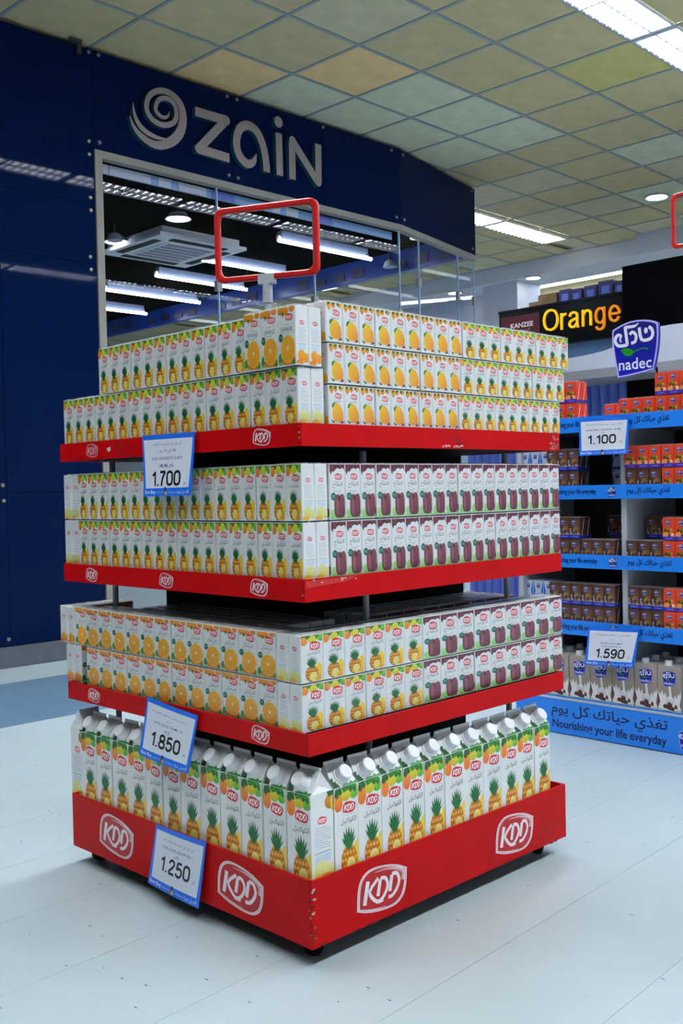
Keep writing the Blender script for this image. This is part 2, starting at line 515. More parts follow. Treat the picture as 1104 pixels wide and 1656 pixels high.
def kdd_tray(w, faded=0.0):       # logo sticker on the red trays
    h = w * .74
    P = Print(w, h, clip=False)
    white = mixc('F0E8EA', 'B82020', faded)
    c = (w / 2, h / 2)
    def sc(k): return [(c[0] + p[0] * w * k, c[1] + p[1] * w * k) for p in KDD_SHAPE]
    P.poly(sc(1.0), white); P.poly(sc(.955), mixc('70101C', 'B82020', faded)); P.poly(sc(.94), white); P.poly(sc(.90), 'C00408')
    hl = [p for p in sc(.86)]
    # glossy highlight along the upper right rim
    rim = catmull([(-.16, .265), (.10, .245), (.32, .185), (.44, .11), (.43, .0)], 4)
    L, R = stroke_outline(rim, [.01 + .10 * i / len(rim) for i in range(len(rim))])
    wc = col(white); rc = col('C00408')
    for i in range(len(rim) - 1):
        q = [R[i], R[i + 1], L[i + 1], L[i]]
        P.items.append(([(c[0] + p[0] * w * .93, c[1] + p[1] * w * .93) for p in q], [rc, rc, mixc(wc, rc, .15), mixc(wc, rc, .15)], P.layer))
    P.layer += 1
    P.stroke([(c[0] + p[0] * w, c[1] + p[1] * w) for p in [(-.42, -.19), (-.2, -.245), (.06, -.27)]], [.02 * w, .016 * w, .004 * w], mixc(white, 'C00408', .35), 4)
    kdd_letters(P, c[0] + .0 * w, c[1] - .0 * w, w * .98, white)
    return P
NADEC_SHAPE = catmull([(-.46, .30), (-.40, .38), (-.10, .475), (.20, .47), (.42, .41), (.47, .33), (.46, .0), (.38, -.40), (.33, -.45), (0, -.50), (-.33, -.53), (-.36, -.48), (-.44, -.05)], 2, True)
def nadec(P, cx, cy, k, detail=2):
    """k = full width in metres"""
    def T(p): return (cx + p[0] * k, cy + p[1] * k)
    P.poly([T(p) for p in NADEC_SHAPE], 'B9B6FF' if detail > 1 else '6070E0')
    P.poly([T((p[0] * .93, p[1] * .94)) for p in NADEC_SHAPE], '0A10B0', '060A72')
    def m(x, y): return ((x - 540) / 830.0, (600 - y) / 830.0)
    sub = 3 if detail > 1 else 2
    W = 50 / 830.0 * k
    def st(pts, w): P.stroke([T(m(*p)) for p in pts], w, 'F2F2FF', sub)
    st([(312, 505), (292, 455), (312, 410), (265, 388), (220, 425), (213, 490), (270, 555), (395, 556), (412, 530), (388, 330), (392, 290), (540, 285), (612, 245)],
       [W * .5, W * .6, W * .8, W, W * 1.1, W, W, W, W, W, W, W * .8, W * .1])
    st([(458, 405), (500, 372), (548, 400), (565, 455), (545, 520), (480, 538)], W * .95)
    st([(618, 315), (655, 500), (790, 508), (840, 440), (820, 360), (772, 325)], W)
    if detail > 1: P.ell(*T(m(728, 375)), W * .62, W * .9, 'F2F2FF')
    P.poly([T(m(*p)) for p in [(300, 632), (365, 605), (450, 612), (512, 655), (560, 660), (500, 705), (440, 732), (370, 712)]], '149A10')
    P.stroke([T(m(*p)) for p in [(500, 668), (600, 652), (670, 632), (755, 652)]], [W * .5, W * .35, W * .4, W * .5], '149A10', sub)
    if detail > 1:
        P.stroke([T(m(*p)) for p in [(310, 640), (420, 668), (540, 664)]], W * .12, '0A5A10', 2)
    P.text('nadec', *T(m(540, 850)), w=.66 * k, h=.21 * k, c='F2F2FF', bold=0.012, res=2 if detail > 1 else 1)

# ------------------------------------------------------------------ carton artwork
A_COCK = arabic('الكوكتيل'); A_ORNG = arabic('البرتقال'); A_APPL = arabic('التفاح'); A_MANG = arabic('المانجا')
def fruit_band(P, y0, kind):
    w, h = P.w, P.h
    def X(u): return u * w
    b = h - y0      # band height
    if kind == 'cocktail':
        P.rect(0, h - b * .30, w, h, '3C9A2A', '2E7A22')
        P.ell(X(.12), y0 + b * .42, w * .17, b * .46, 'EE7414', 'F0A020')
        P.ell(X(.95), y0 + b * .62, w * .2, b * .36, '5CA824', '8CC838')
        P.ell(X(.52), y0 + b * .55, w * .22, b * .42, 'C8C81E', 'E8DC3C')
        P.poly([(X(.30), h), (X(.22), y0 + b * .55), (X(.36), y0 + b * .7), (X(.44), h)], '2C7A22')
        P.poly([(X(.66), h), (X(.70), y0 + b * .5), (X(.82), y0 + b * .8), (X(.84), h)], '2F8A26')
    elif kind == 'mango':
        for u, s, dz in ((.18, .16, 0), (.46, .14, .25), (.84, .17, .40)):
            P.poly([(X(u - s), h), (X(u - s * .9), y0 + b * (.45 + dz * .6)), (X(u), y0 + b * dz), (X(u + s * .9), y0 + b * (.45 + dz * .6)), (X(u + s), h)], 'E07A18', 'F2B030')
        for u in (.06, .36, .66):
            P.poly([(X(u), h), (X(u + .02), h - b * .42), (X(u + .16), h - b * .24), (X(u + .2), h)], '226A2C')
    elif kind == 'orange':
        for u, s, dz in ((.12, .2, .3), (.40, .24, .15), (.82, .16, .6)):
            P.ell(X(u), y0 + b * (.55 + dz * .4), w * s, b * (.5 - dz * .15), 'E87A10', 'F6AC30')
        P.poly([(X(.18), y0 + b * .45), (X(.30), y0 - b * .12), (X(.36), y0 + b * .4)], '2C7A2A')
    elif kind == 'apple':
        P.poly([(0, h), (0, y0 + b * .25), (X(.09), y0 - b * .15), (X(.15), y0 + b * .25), (X(.30), y0 + b * .22), (X(.40), y0 + b * .5), (X(.55), y0 + b * .62), (X(.72), y0 + b * .48), (X(.82), y0 + b * .62), (X(.92), y0 + b * .60), (w, y0 + b * .3), (w, h)], '6A2A3A', '46182A')
        P.ell(X(.2), y0 + b * .66, w * .15, b * .3, '7A2638'); P.ell(X(.78), y0 + b * .85, w * .16, b * .2, '762436')
def pineapple(P, cx, y0, top, rx, fine=True):
    """pineapple standing at y0, body height to .58 of the total, leafy crown to top"""
    H = top - y0; body = H * .58
    # fruit pieces beside and behind
    P.ell(cx + rx * 1.05, y0 + body * .55, rx * .55, body * .62, 'E8B416', 'F6D83C', rot=-.12)
    P.ell(cx, y0 + body * .48, rx, body * .58, '9A4E08', 'C87410')
    st = 5 if fine else 3
    for r in range(st):
        for q in range(-2, 3):
            x = cx + (q + (.5 if r % 2 else 0)) * rx * .40; y = y0 + body * (.08 + .88 * r / (st - 1))
            if ((x - cx) / rx) ** 2 + ((y - y0 - body * .48) / (body * .58)) ** 2 < .95:
                P.ell(x, y, rx * .17, body * .085, 'E89A18', 'F4BC34', n=6)
    # crown
    base = y0 + body * .95
    leaves = [(-.95, .52), (-.75, .82), (-.38, .95), (0, 1.0), (.4, .93), (.78, .8), (1.0, .5), (-.6, .35), (.62, .34)]
    for k, (dx, dy) in enumerate(leaves):
        tx, ty = cx + dx * rx * .92, base + (top - base) * dy
        P.poly([(cx - rx * .30, base), (cx + rx * .30, base), (cx + (dx * .55) * rx + rx * .14, base + (ty - base) * .55), (tx, ty), (cx + (dx * .55) * rx - rx * .16, base + (ty - base) * .5)], '0E5A2A' if k % 2 else '1B7A36')
    P.poly([(cx - rx * .34, base - body * .06), (cx + rx * .34, base - body * .06), (cx + rx * .42, base + (top - base) * .3), (cx, base + (top - base) * .55), (cx - rx * .42, base + (top - base) * .3)], '14682E')
    # slices in front
    P.ell(cx + rx * .22, y0 + body * .26, rx * .62, body * .32, 'E4CE5A', 'F2E68C')
    P.ell(cx + rx * .22, y0 + body * .26, rx * .50, body * .25, 'EBDC7C')
    P.ell(cx + rx * .95, y0 + body * .10, rx * .5, body * .16, 'F0A818')
def side_print(w, h, kind, h0=0.0):
    P = Print(w, h)
    kdd_label(P, w * .5, h * (.70 if h > .15 else .72), w * .40)
    for i in range(9):
        y = h * (.62 - i * .028)
        P.rect(w * .14, y, w * (.86 if i % 3 else .7), y + h * .007, 'AEB9C2')
    P.rect(w * .12, h * .345, w * .88, h * .352, '5E9AA0')
    P.rect(w * .16, h * .24, w * .84, h * .33, 'CFDCE6')
    a, b = {'cocktail': ('D8D868', 'E4E49A'), 'mango': ('F2A818', 'F6C040'), 'orange': ('EE8C10', 'F6AE28'), 'apple': ('6C2438', '8A3448')}[kind]
    P.ell(w * .42, h * .15, w * .32, w * .34, a, b); P.ell(w * .78, h * .11, w * .3, w * .3, a, b)
    P.ell(w * .28, h * .03, w * .3, w * .16, 'F0B420' if kind == 'cocktail' else a)
    return P
def front_print(w, h, kind, english=None):
    P = Print(w, h)
    if kind == 'cocktail':
        fruit_band(P, h * .80, 'cocktail'); kdd_label(P, w * .64, h * .765, w * .50)
        P.rect(w * .38, h * .675, w * .84, h * .682, 'B9BFC4')
        if english: P.text(english, w * .52, h * .61, w=w * .66, h=h * .05, c='5A6468', res=1)
        else: P.text(A_COCK, w * .57, h * .61, w=w * .64, h=h * .09, c='4A4E54', res=1)
        pineapple(P, w * .48, h * .02, h * .56, w * .31)
    elif kind == 'cocktail_litre':
        b = h * .80
        # hanging fruit
        P.poly([(0, h * .93), (0, h * .82), (w * .1, h * .76), (w * .2, h * .83), (w * .3, h * .93)], 'E8861C', 'F2A030')
        P.ell(w * .16, h * .83, w * .19, h * .10, 'EC6E10', 'F59428')
        P.ell(w * .84, h * .905, w * .20, h * .07, '4EA61E', '9AD040')
        P.ell(w * .50, h * .915, w * .22, h * .085, 'C4B414', 'F0DC34')
        P.poly([(w * .02, h * .99), (w * .10, h * .87), (w * .26, h * .94), (w * .3, h * 1.0)], '1E6A22')
        P.poly([(w * .30, h * .99), (w * .40, h * .93), (w * .62, h * .955), (w * .72, h), (w * .4, h)], '2C8A28', '1E6A22')
        P.poly([(w * .62, h * .97), (w * .84, h * .955), (w * .99, h * .965), (w * .9, h), (w * .66, h)], '48A828', '2A7A20')
        for u, v, du, dv_, cc in ((.0, .93, .10, .06, '14541E'), (.14, .955, .14, .035, '1E6A22'), (.33, .945, -.12, .05, '145A1E'), (.40, .97, .16, .03, '2F9028'), (.62, .95, .16, .045, '1A6420'), (.72, .975, .2, .02, '3AA02C'), (.95, .94, -.14, .05, '1C6E22')):
            P.poly([(w * u, h * (v - dv_ * .2)), (w * (u + du * .5), h * (v - dv_ * .75)), (w * (u + du * 1.2), h * (v + dv_ * .1)), (w * (u + du * .7), h * (v + dv_ * .7)), (w * (u + du * .2), h * (v + dv_ * .6))], cc)
        kdd_label(P, w * .62, h * .755, w * .56)
        P.rect(w * .34, h * .672, w * .9, h * .675, 'AAB0B6')
        P.text(A_COCK, w * .58, h * .605, w=w * .68, h=h * .075, c='4A4E54', res=2)
        pineapple(P, w * .58, h * .0, h * .55, w * .35)
    elif kind == 'mango':
        fruit_band(P, h * .78, 'mango'); kdd_label(P, w * .64, h * .74, w * .44)
        P.text(A_MANG, w * .58, h * .60, w=w * .46, h=h * .07, c='7A848C', res=1)
        P.ell(w * .34, h * .49, w * .16, h * .075, '1E6E34', '2F8A44', rot=.5)
        P.poly([(w * .12, h * .13), (w * .26, h * .02), (w * .4, h * .06)], '2A6A3A'); P.poly([(w * .7, h * .02), (w * .98, h * .04), (w * .9, h * .14)], '6A3A2A')
        m = catmull([(.57, .06), (.34, .09), (.22, .22), (.24, .40), (.40, .54), (.60, .55), (.78, .47), (.92, .34), (.95, .18), (.84, .08)], 2, True)
        P.poly([(p[0] * w, p[1] * h) for p in m], 'F0C41C', 'F08A34', axis=lambda p: min(1, max(0, (p[0] / w - .25) * .9 + (.40 - p[1] / h) * 1.1)))
    elif kind == 'orange':
        fruit_band(P, h * .84, 'orange'); kdd_label(P, w * .66, h * .82, w * .44)
        P.rect(w * .36, h * .695, w * .64, h * .703, '9AA2A8')
        if english: P.text(english, w * .5, h * .62, w=w * .7, h=h * .075, c='5A6E68', res=1)
        else: P.text(A_ORNG, w * .52, h * .635, w=w * .60, h=h * .085, c='5A646A', res=1)
        P.stroke([(w * .24, h * .575), (w * .38, h * .545), (w * .56, h * .543), (w * .72, h * .57)], h * .009, 'A8B0B4', 2)
        P.poly([(0, h * .16), (w * .14, h * .22), (w * .24, h * .06), (w * .1, 0), (0, 0)], '2E7A34', '4CA048')
        P.rect(0, 0, w, h * .05, '8CC878'); P.ell(w * .62, h * .07, w * .45, h * .08, 'E0782A')
        P.ell(w * .58, h * .27, w * .42, h * .245, 'F2C018', 'F6D63A', n=20)
        P.ell(w * .57, h * .275, w * .375, h * .218, 'F0A01C', 'F6B034', n=20)
        for k in range(9):
            a = 2 * PI * k / 9
            P.stroke([(w * .57, h * .275), (w * .57 + w * .36 * math.cos(a), h * .275 + h * .21 * math.sin(a))], w * .012, 'F7C04A')
        P.ell(w * .57, h * .285, w * .06, h * .035, 'F8EDC8', n=8)
        P.ell(w * .16, h * .475, w * .13, h * .075, '0E6A52', n=12)
        P.rect(w * .08, h * .49, w * .24, h * .497, '9FD0BC'); P.rect(w * .07, h * .468, w * .25, h * .475, '9FD0BC')
        P.poly([(w * .8, 0), (w * .9, h * .08), (w, h * .05), (w, 0)], '2C8A34')
    elif kind == 'apple':
        fruit_band(P, h * .83, 'apple'); kdd_label(P, w * .58, h * .775, w * .48)
        P.rect(w * .36, h * .675, w * .60, h * .683, '9AA2A8')
        P.text(A_APPL, w * .52, h * .62, w=w * .68, h=h * .115, c='5A646A', res=1)
        P.stroke([(w * .22, h * .525), (w * .4, h * .50), (w * .6, h * .50), (w * .76, h * .53)], h * .009, '9AA4A8', 2)
        P.ell(w * .20, h * .10, w * .2, h * .085, '8FD070', 'A8E088'); P.rect(0, 0, w, h * .03, '86CC66')
        m = catmull([(.36, .03), (.27, .18), (.28, .36), (.42, .45), (.62, .43), (.84, .46), (.97, .38), (.99, .18), (.92, .03)], 2, True)
        P.poly([(p[0] * w, p[1] * h) for p in m], '642838', '8E4450')
        P.ell(w * .48, h * .22, w * .09, h * .16, '9A5460'); P.ell(w * .60, h * .37, w * .07, h * .04, '3C121A')
        P.stroke([(w * .60, h * .37), (w * .55, h * .47)], w * .03, '2C1A14')
        P.ell(w * .22, h * .41, w * .18, h * .075, '0E6A58', n=12)
        P.rect(w * .12, h * .425, w * .32, h * .434, '9FD0C0'); P.rect(w * .11, h * .395, w * .33, h * .404, '9FD0C0')
    elif kind == 'choc':
        P.rect(0, 0, w, h, '4E2C1A', '5E3824')
        for k in range(15):
            a = PI * (.02 + .9 * k / 14) - .5
            P.stroke([(w * .62, h * .42), (w * .62 + w * .8 * math.cos(a), h * .42 + h * .5 * math.sin(a))], w * .022, 'A87450')
        P.poly([(0, h * .16), (0, h * .5), (w * .2, h * .42), (w * .45, h * .30), (w * .7, h * .32), (w, h * .22), (w, h * .16)], 'A8907A', 'C8B8A4')
        for u, v, c in ((.2, .36, '2A2A6A'), (.45, .42, 'C88A3A'), (.32, .26, '3A2A5A'), (.6, .27, '4A2018'), (.5, .5, '7A8A3A')): P.ell(w * u, h * v, w * .12, h * .07, c, n=7)
        P.rect(0, 0, w, h * .15, '1C2CC8'); P.rect(w * .2, h * .055, w * .85, h * .085, '8AA0F0')
        nadec(P, w * .40, h * .77, w * .42, 1)
    elif kind == 'fruit':
        P.rect(0, 0, w, h, 'F0401C', 'F4502A')
        P.poly([(0, h * .16), (0, h * .34), (w * .3, h * .28), (w * .8, h * .34), (w, h * .26), (w, h * .16)], 'F2A070')
        for u, v, c in ((.3, .30, 'E8B820'), (.5, .40, '3A5A22'), (.62, .30, 'E87820'), (.42, .52, '7A9A2A'), (.7, .46, 'C8B020'), (.24, .44, '34502A'), (.56, .22, '7A2A5A'), (.8, .26, 'F0E0C0')): P.ell(w * u, h * v, w * .12, h * .075, c, n=7)
        P.rect(0, 0, w, h * .15, '1C2CC8'); P.rect(w * .2, h * .055, w * .85, h * .085, '8AA0F0')
        nadec(P, w * .46, h * .78, w * .42, 1)
    elif kind == 'milk':
        P.rect(0, 0, w, h, 'C4DCF4', 'DCEAF8')
        P.poly([(0, 0), (w * .2, h * .5), (0, h)], '2C6CD8'); P.poly([(w, 0), (w * .8, h * .5), (w, h)], '2C6CD8')
        P.rect(0, 0, w, h * .14, '1C5CD0')
        nadec(P, w * .5, h * .74, w * .42, 1)
    elif kind == 'choc_litre':
        P.rect(0, 0, w, h, '8A7668', 'A89C90')
        sp = [(0, 0), (w, 0), (w, h * .50), (w * .93, h * .36), (w * .88, h * .42), (w * .82, h * .30), (w * .74, h * .38), (w * .70, h * .28), (w * .60, h * .34), (w * .55, h * .62), (w * .46, h * .62), (w * .50, h * .34), (w * .38, h * .30), (w * .33, h * .42), (w * .26, h * .33), (w * .18, h * .46), (w * .12, h * .36), (0, h * .44)]
        P.poly(sp, 'E4E2E0')
        P.poly([(0, h * .05), (0, h * .42), (w * .1, h * .2)], '5A3A28'); P.poly([(w, h * .05), (w, h * .34), (w * .95, h * .16)], '5A3A28')
        P.text(arabic('حليب بنكهة'), w * .52, h * .27, w=w * .42, h=h * .045, c='7A78B0', res=1)
        for i in range(2): P.rect(w * .34, h * (.215 - .03 * i), w * .7, h * (.228 - .03 * i), '9A98C4')
        for u, v, r in ((.36, .10, .13), (.58, .07, .15), (.52, .15, .11), (.78, .11, .06)):
            P.poly([(w * (u - r), h * (v - .035)), (w * (u + r * .8), h * (v - .05)), (w * (u + r), h * (v + .02)), (w * (u - r * .2), h * (v + .06)), (w * (u - r), h * (v + .03))], '3A1A12', '6A3826')
        P.stroke([(0, h * .03), (w * .4, h * .005), (w, h * .03)], h * .012, '4A8A4A', 2)
        nadec(P, w * .50, h * .73, w * .62, 1)
    return P

WHITE = (.80, .81, .80)
def carton_body(mb, w, d, h, c=WHITE, mi=0, top=None):
    """brick carton with slightly softened vertical edges and folded ears on top"""
    e = .0018
    ring = [(-w / 2 + e, -d / 2), (w / 2 - e, -d / 2), (w / 2, -d / 2 + e), (w / 2, d / 2 - e), (w / 2 - e, d / 2), (-w / 2 + e, d / 2), (-w / 2, d / 2 - e), (-w / 2, -d / 2 + e)]
    k = len(ring)
    for (z0, s0), (z1, s1) in (((0, .985), (e, 1)), ((e, 1), (h - e, 1)), ((h - e, 1), (h, .97))):
        for i in range(k):
            a, b = ring[i], ring[(i + 1) % k]
            mb.face([(a[0] * s0, a[1] * s0, z0), (b[0] * s0, b[1] * s0, z0), (b[0] * s1, b[1] * s1, z1), (a[0] * s1, a[1] * s1, z1)], mi, c)
    mb.face([(p[0] * .97, p[1] * .97, h) for p in ring], mi, top or c)
    mb.face([(p[0] * .985, p[1] * .985, 0) for p in reversed(ring)], mi, c)
    mb.box((-w * .47, -.0012, h), (w * .47, .0012, h + .0022), mi, top or c, skip='b')   # top seam
_cm = {}
SIDE_KIND = {'cocktail': 'cocktail', 'mango': 'mango', 'orange': 'orange', 'apple': 'apple', 'cocktail_litre': 'cocktail'}
def carton_mesh(kind, w, d, h, english=None):
    key = (kind, w, d, h, english)
    if key in _cm: return _cm[key]
    mb = MB()
    nad = kind in ('choc', 'fruit', 'milk')
    base = {'choc': lin('3C2014'), 'fruit': lin('E83C1A'), 'milk': lin('C4DCF4')}.get(kind, WHITE)
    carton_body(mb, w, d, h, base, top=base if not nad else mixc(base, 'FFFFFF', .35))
    m = .0015
    fp = front_print(w - 2 * m, h - 2 * m, kind, english)
    fp.emit(mb, (-w / 2 + m, -d / 2, m), (1, 0, 0), (0, 0, 1), (0, -1, 0))
    fp.emit(mb, (w / 2 - m, d / 2, m), (-1, 0, 0), (0, 0, 1), (0, 1, 0))
    if not nad:
        sp = side_print(d - 2 * m, h - 2 * m, SIDE_KIND[kind])
        sp.emit(mb, (w / 2, -d / 2 + m, m), (0, 1, 0), (0, 0, 1), (1, 0, 0))
        sp.emit(mb, (-w / 2, d / 2 - m, m), (0, -1, 0), (0, 0, 1), (-1, 0, 0))
    else:
        # bent white straw in its sleeve on the side, blue foot band
        for sx in (1, -1):
            Ps = Print(d, h); Ps.rect(0, 0, d, h * .15, '16229A')
            Ps.stroke([(d * .25, h * .12), (d * .7, h * .92)], .003, 'E8EAF0')
            Ps.emit(mb, (sx * w / 2, -sx * d / 2, 0), (0, sx, 0), (0, 0, 1), (sx, 0, 0))
    _cm[key] = mb.mesh('carton', 'print')
    return _cm[key]
_fm = {}
def film_mesh(W, D, H):
    key = (round(W, 4), round(D, 4), round(H, 4))
    if key in _fm: return _fm[key]
    mb = MB()
    x, y, z0, z1 = W / 2 + .0008, D / 2 + .0012, 0.002, H + .0012
    n = 6
    rnd = random.Random(3)
    ys = [-y + 2 * y * i / n for i in range(n + 1)]; xs = [-x + 2 * x * i / 8 for i in range(9)]
    top = [[(a, b, z1 + rnd.uniform(-.0008, .0010)) for b in ys] for a in xs]
    for i in range(8):
        for j in range(n):
            mb.face([top[i][j], top[i + 1][j], top[i + 1][j + 1], top[i][j + 1]])
    for i in range(8):
        a, b = top[i][0], top[i + 1][0]
        mb.face([(a[0], -y, z0), (b[0], -y, z0), b, a])
        a, b = top[i][n], top[i + 1][n]
        mb.face([(b[0], y, z0), (a[0], y, z0), a, b])
    for i, sx in ((0, -1), (8, 1)):      # shrunk ends
        for j in range(n):
            a, b = top[i][j], top[i][j + 1]
            mb.face([a, b, (sx * x, b[1], H * .62), (sx * x, a[1], H * .62)])
            mb.face([(sx * x, a[1], z0), (sx * x, b[1], z0), (sx * x, b[1], H * .22), (sx * x, a[1], H * .22)])
    _fm[key] = mb.mesh('film', 'film', smooth=True)
    return _fm[key]
def pack(kind, w, d, h, loc, rz, label, group, english=None, nx=3, ny=2, film=True, catname='juice pack', name='juice_pack'):
    root = empty(name, loc, rz, label, catname, group)
    me = carton_mesh(kind, w - .0006, d - .0006, h - .003, english)
    for j in range(ny):
        for i in range(nx):
            x = (i - (nx - 1) / 2) * w; y = (j - (ny - 1) / 2) * d
            inst('carton', me, root, (x, y, 0), 0)
    if film: inst('film', film_mesh(nx * w, ny * d, h - .0022), root)
    return root

# =================================================================== THE SETTING
# ------------------------------------------------------------------ floor
fl = MB(); fl.box((-21, -5, -.06), (5, 16, -.0035), 0)
floor = fl.build('floor', 'floor_joint', kind='structure')
# vinyl tiles near the display, one object each; big slabs further off
T = 0.318
tm = MB(); tm.box((.0005, .00008, -.0034), (T - .0005, T - .00008, 0))
tile_me = tm.mesh('tile', 'floor_tile')
tiles_n = 0
c_, s_ = math.cos(.052), math.sin(.052)
def floor_pt(i, j):
    a, b = i * T, j * T
    return (0.215 + a * c_ - b * s_, 0.30 + a * s_ + b * c_)
done = set()
for i in range(-9, 5):
    for j in range(-7, 6):
        x, y = floor_pt(i + .5, j + .5)
        if not (in_view((x, y, 0), 150)): continue
        ax, ay = floor_pt(i, j)
        inst('tile', tile_me, floor, (ax, ay, 0), .052)
        done.add((i, j)); tiles_n += 1
rest = MB()
for i in range(-64, 15):
    for j in range(-16, 50):
        if (i, j) in done: continue
        q = [(*floor_pt(i + a, j + b), 0.0) for a, b in ((.0016, 0), (.9984, 0), (.9984, 1), (.0016, 1))]
        rest.face(q)
rest.build('tile_field', 'floor_far', floor, kind='stuff')
bd = MB(); bd.box((-3.575, -5, .0), (-2.61, 6.0, .0016))
bd.build('inlay_band', 'floor_band', floor, label='blue grey floor band')

# ------------------------------------------------------------------ ceiling with lay-in tiles
ceil = MB(); ceil.box((-17.0, -12, .03), (9.0, 6.62, .06))
ceiling = ceil.build('ceiling', 'tile_grey', loc=(CEIL_O[0], CEIL_O[1], CEIL_Z), rz=CEIL_R, kind='structure')
ctile = {}
for nm in ('tile_olive', 'tile_grey', 'tile_pale', 'tile_peach', 'tile_yellow'):
    b = MB(); b.box((.013, .013, -.004), (.587, .587, .018)); ctile[nm] = b.mesh('ceiling_tile', nm)
def ceil_w(x, y):
    c, s = math.cos(CEIL_R), math.sin(CEIL_R)
    return (CEIL_O[0] + x * c - y * s, CEIL_O[1] + x * s + y * c, CEIL_Z)
rnd = random.Random(11)
crest = MB()
TX = {2: 2.0, -4: -3.62, 8: 8.0, -10: -9.6, -16: -15.6}
troff_i = (2, -4, 8, -10, -16)           # grid columns of the louvred lights; far-left ones unseen, added to brighten behind the shop
def tile_name(i, j):
    # i: column (local x), j: row (local y)
    if (i, j) in ((-2, 0), (-1, 1)): return 'tile_peach'
    if i == 1 and j == 3: return 'tile_yellow'
    if (i, j) in ((-2, 1), (-2, 2), (-2, 3), (-1, 2), (-1, 3), (-1, 4), (-2, 4), (0, 6), (1, 8), (-1, 8)): return 'tile_pale'
    return rnd.choice(('tile_olive', 'tile_olive', 'tile_grey', 'tile_olive'))
for i in range(-28, 15):
    for j in range(-20, 11):
        if i in troff_i and not (i in (-4, -10, -16) and j < 6):
            for x0, x1 in ((i * .6 + .013, TX[i] * .6 - .004), (TX[i] * .6 + .304, i * .6 + .587)):
                if x1 - x0 > .02: crest.face([(x0, j * .6 + .013, -.004), (x0, j * .6 + .587, -.004), (x1, j * .6 + .587, -.004), (x1, j * .6 + .013, -.004)])
            continue
        w = ceil_w((i + .5) * .6, (j + .5) * .6)
        nm = tile_name(i, j)
        if in_view(w, 40) and not (w[0] < -4.3 and w[1] < 5.5):
            inst('ceiling_tile', ctile[nm], ceiling, (i * .6, j * .6, 0))
        else:
            x, y = i * .6, j * .6
            crest.face([(x + .013, y + .013, -.004), (x + .013, y + .587, -.004), (x + .587, y + .587, -.004), (x + .587, y + .013, -.004)])
crest.build('ceiling_tile_field', 'tile_olive', ceiling, kind='stuff')
for k in range(-28, 16):
    b = MB(); b.box((k * .6 - .012, -12, -.009), (k * .6 + .012, 6.6, -.0045)); b.build('grid_bar', 'grid_bar', ceiling)
for k in range(-20, 12):
    b = MB(); b.box((-17, k * .6 - .012, -.0085), (9, k * .6 + .012, -.004)); b.build('grid_bar', 'grid_bar', ceiling)

# ------------------------------------------------------------------ louvred ceiling lights
tf = MB()
tf.box((.0, .01, .0), (.018, 1.19, .02)); tf.box((.282, .01, .0), (.30, 1.19, .02))
tf.box((.018, .01, .0), (.282, .035, .02)); tf.box((.018, 1.165, .0), (.282, 1.19, .02)); tf.box((.143, .035, .0), (.157, 1.165, .02))
tf_me = tf.mesh('housing', 'fixture_white')
tt = MB(); tt.box((.020, .037, .012), (.142, 1.163, .026)); tt_me = tt.mesh('diffuser', 'troffer_tube')
tl = MB()
for k in range(1, 15):
    y = .035 + 1.13 * k / 15
    tl.box((.019, y - .003, -.014), (.142, y + .003, .010))
tl_me = tl.mesh('louvre', 'louvre')
def troffer(i, j, label, group=None):
    x, y, z = ceil_w(TX[i] * .6, j * .6)
    t = empty('ceiling_light', (x, y, z - .012), CEIL_R, label, 'ceiling light', group)
    inst('housing', tf_me, t)
    for dx in (0, .138):
        inst('diffuser', tt_me, t, (dx, 0, 0)); inst('louvre', tl_me, t, (dx, 0, 0), kind='stuff')
vis = {(2, 1): 'long louvred ceiling light cut by the top right corner of the picture',
       (2, 3): 'louvred ceiling light further along the run at the top right corner',
       (-4, 6): 'louvred ceiling light just right of the blue fascia end',
       (-4, 8): 'louvred ceiling light next to the white bulkhead'}
for i in troff_i:
    for j in range(6 if i in (-4, -10, -16) else -9, 11, 2):
        if j + 1 > 10: continue
        lb = vis.get((i, j))
        if lb is None:
            troffer(i, j, 'louvred ceiling light of the unseen runs, outside the picture' if i != 2 else 'louvred ceiling light mirrored in the shop glass', 'ceiling lights outside the picture' if i != 2 else 'ceiling lights mirrored in the glass')
        else: troffer(i, j, lb)
dl = MB(); dl.lathe([(.075, -.004), (.085, -.010), (.10, -.008), (.10, 0)], n=24); dl_ring = dl.mesh('rim', 'fixture_white', True)
db = MB(); db.lathe([(.074, -.007), (.074, -.002)], n=24); dl_disc = db.mesh('lamp_disc', 'downlight')
def downlight(p, label, k=1.0):
    t = empty('downlight', p, 0, label, 'downlight')
    inst('rim', dl_ring, t).scale = (k, k, 1); inst('lamp_disc', dl_disc, t, (0, 0, -.002)).scale = (k, k, 1)
downlight((-3.39, 7.83, CEIL_Z - .010), 'round ceiling downlight left of the cropped red sign frame', 1.25)

# ------------------------------------------------------------------ phone shop: walls, fascia, glass
WX = -4.04
wl = MB(); wl.box((WX - .16, -3, 0), (WX - .03, 2.035, CEIL_Z - .05))
wall_left = wl.build('wall_left', 'navy_back', kind='structure')
def panel(parent, y0, y1, z0, z1, name='panel'):
    b = MB(); g = .0009; e = .0012
    # front faces +x, edges slightly rounded
    a = [(WX - .028, y0 + g, z0 + g), (WX - .028, y1 - g, z0 + g), (WX - .028, y1 - g, z1 - g), (WX - .028, y0 + g, z1 - g)]
    m = [(WX - e, p[1], p[2]) for p in a]
    f = [(WX, p[1] + (e if k in (0, 3) else -e), p[2] + (e if k in (0, 1) else -e)) for k, p in enumerate(a)]
    for r, q in ((a, m), (m, f)):
        for k in range(4): b.face([r[k], r[(k + 1) % 4], q[(k + 1) % 4], q[k]])
    b.face(f)
    return b.build(name, 'navy_panel', parent)
ys = [-3, -1.5, 0.1, 1.40, 2.035]
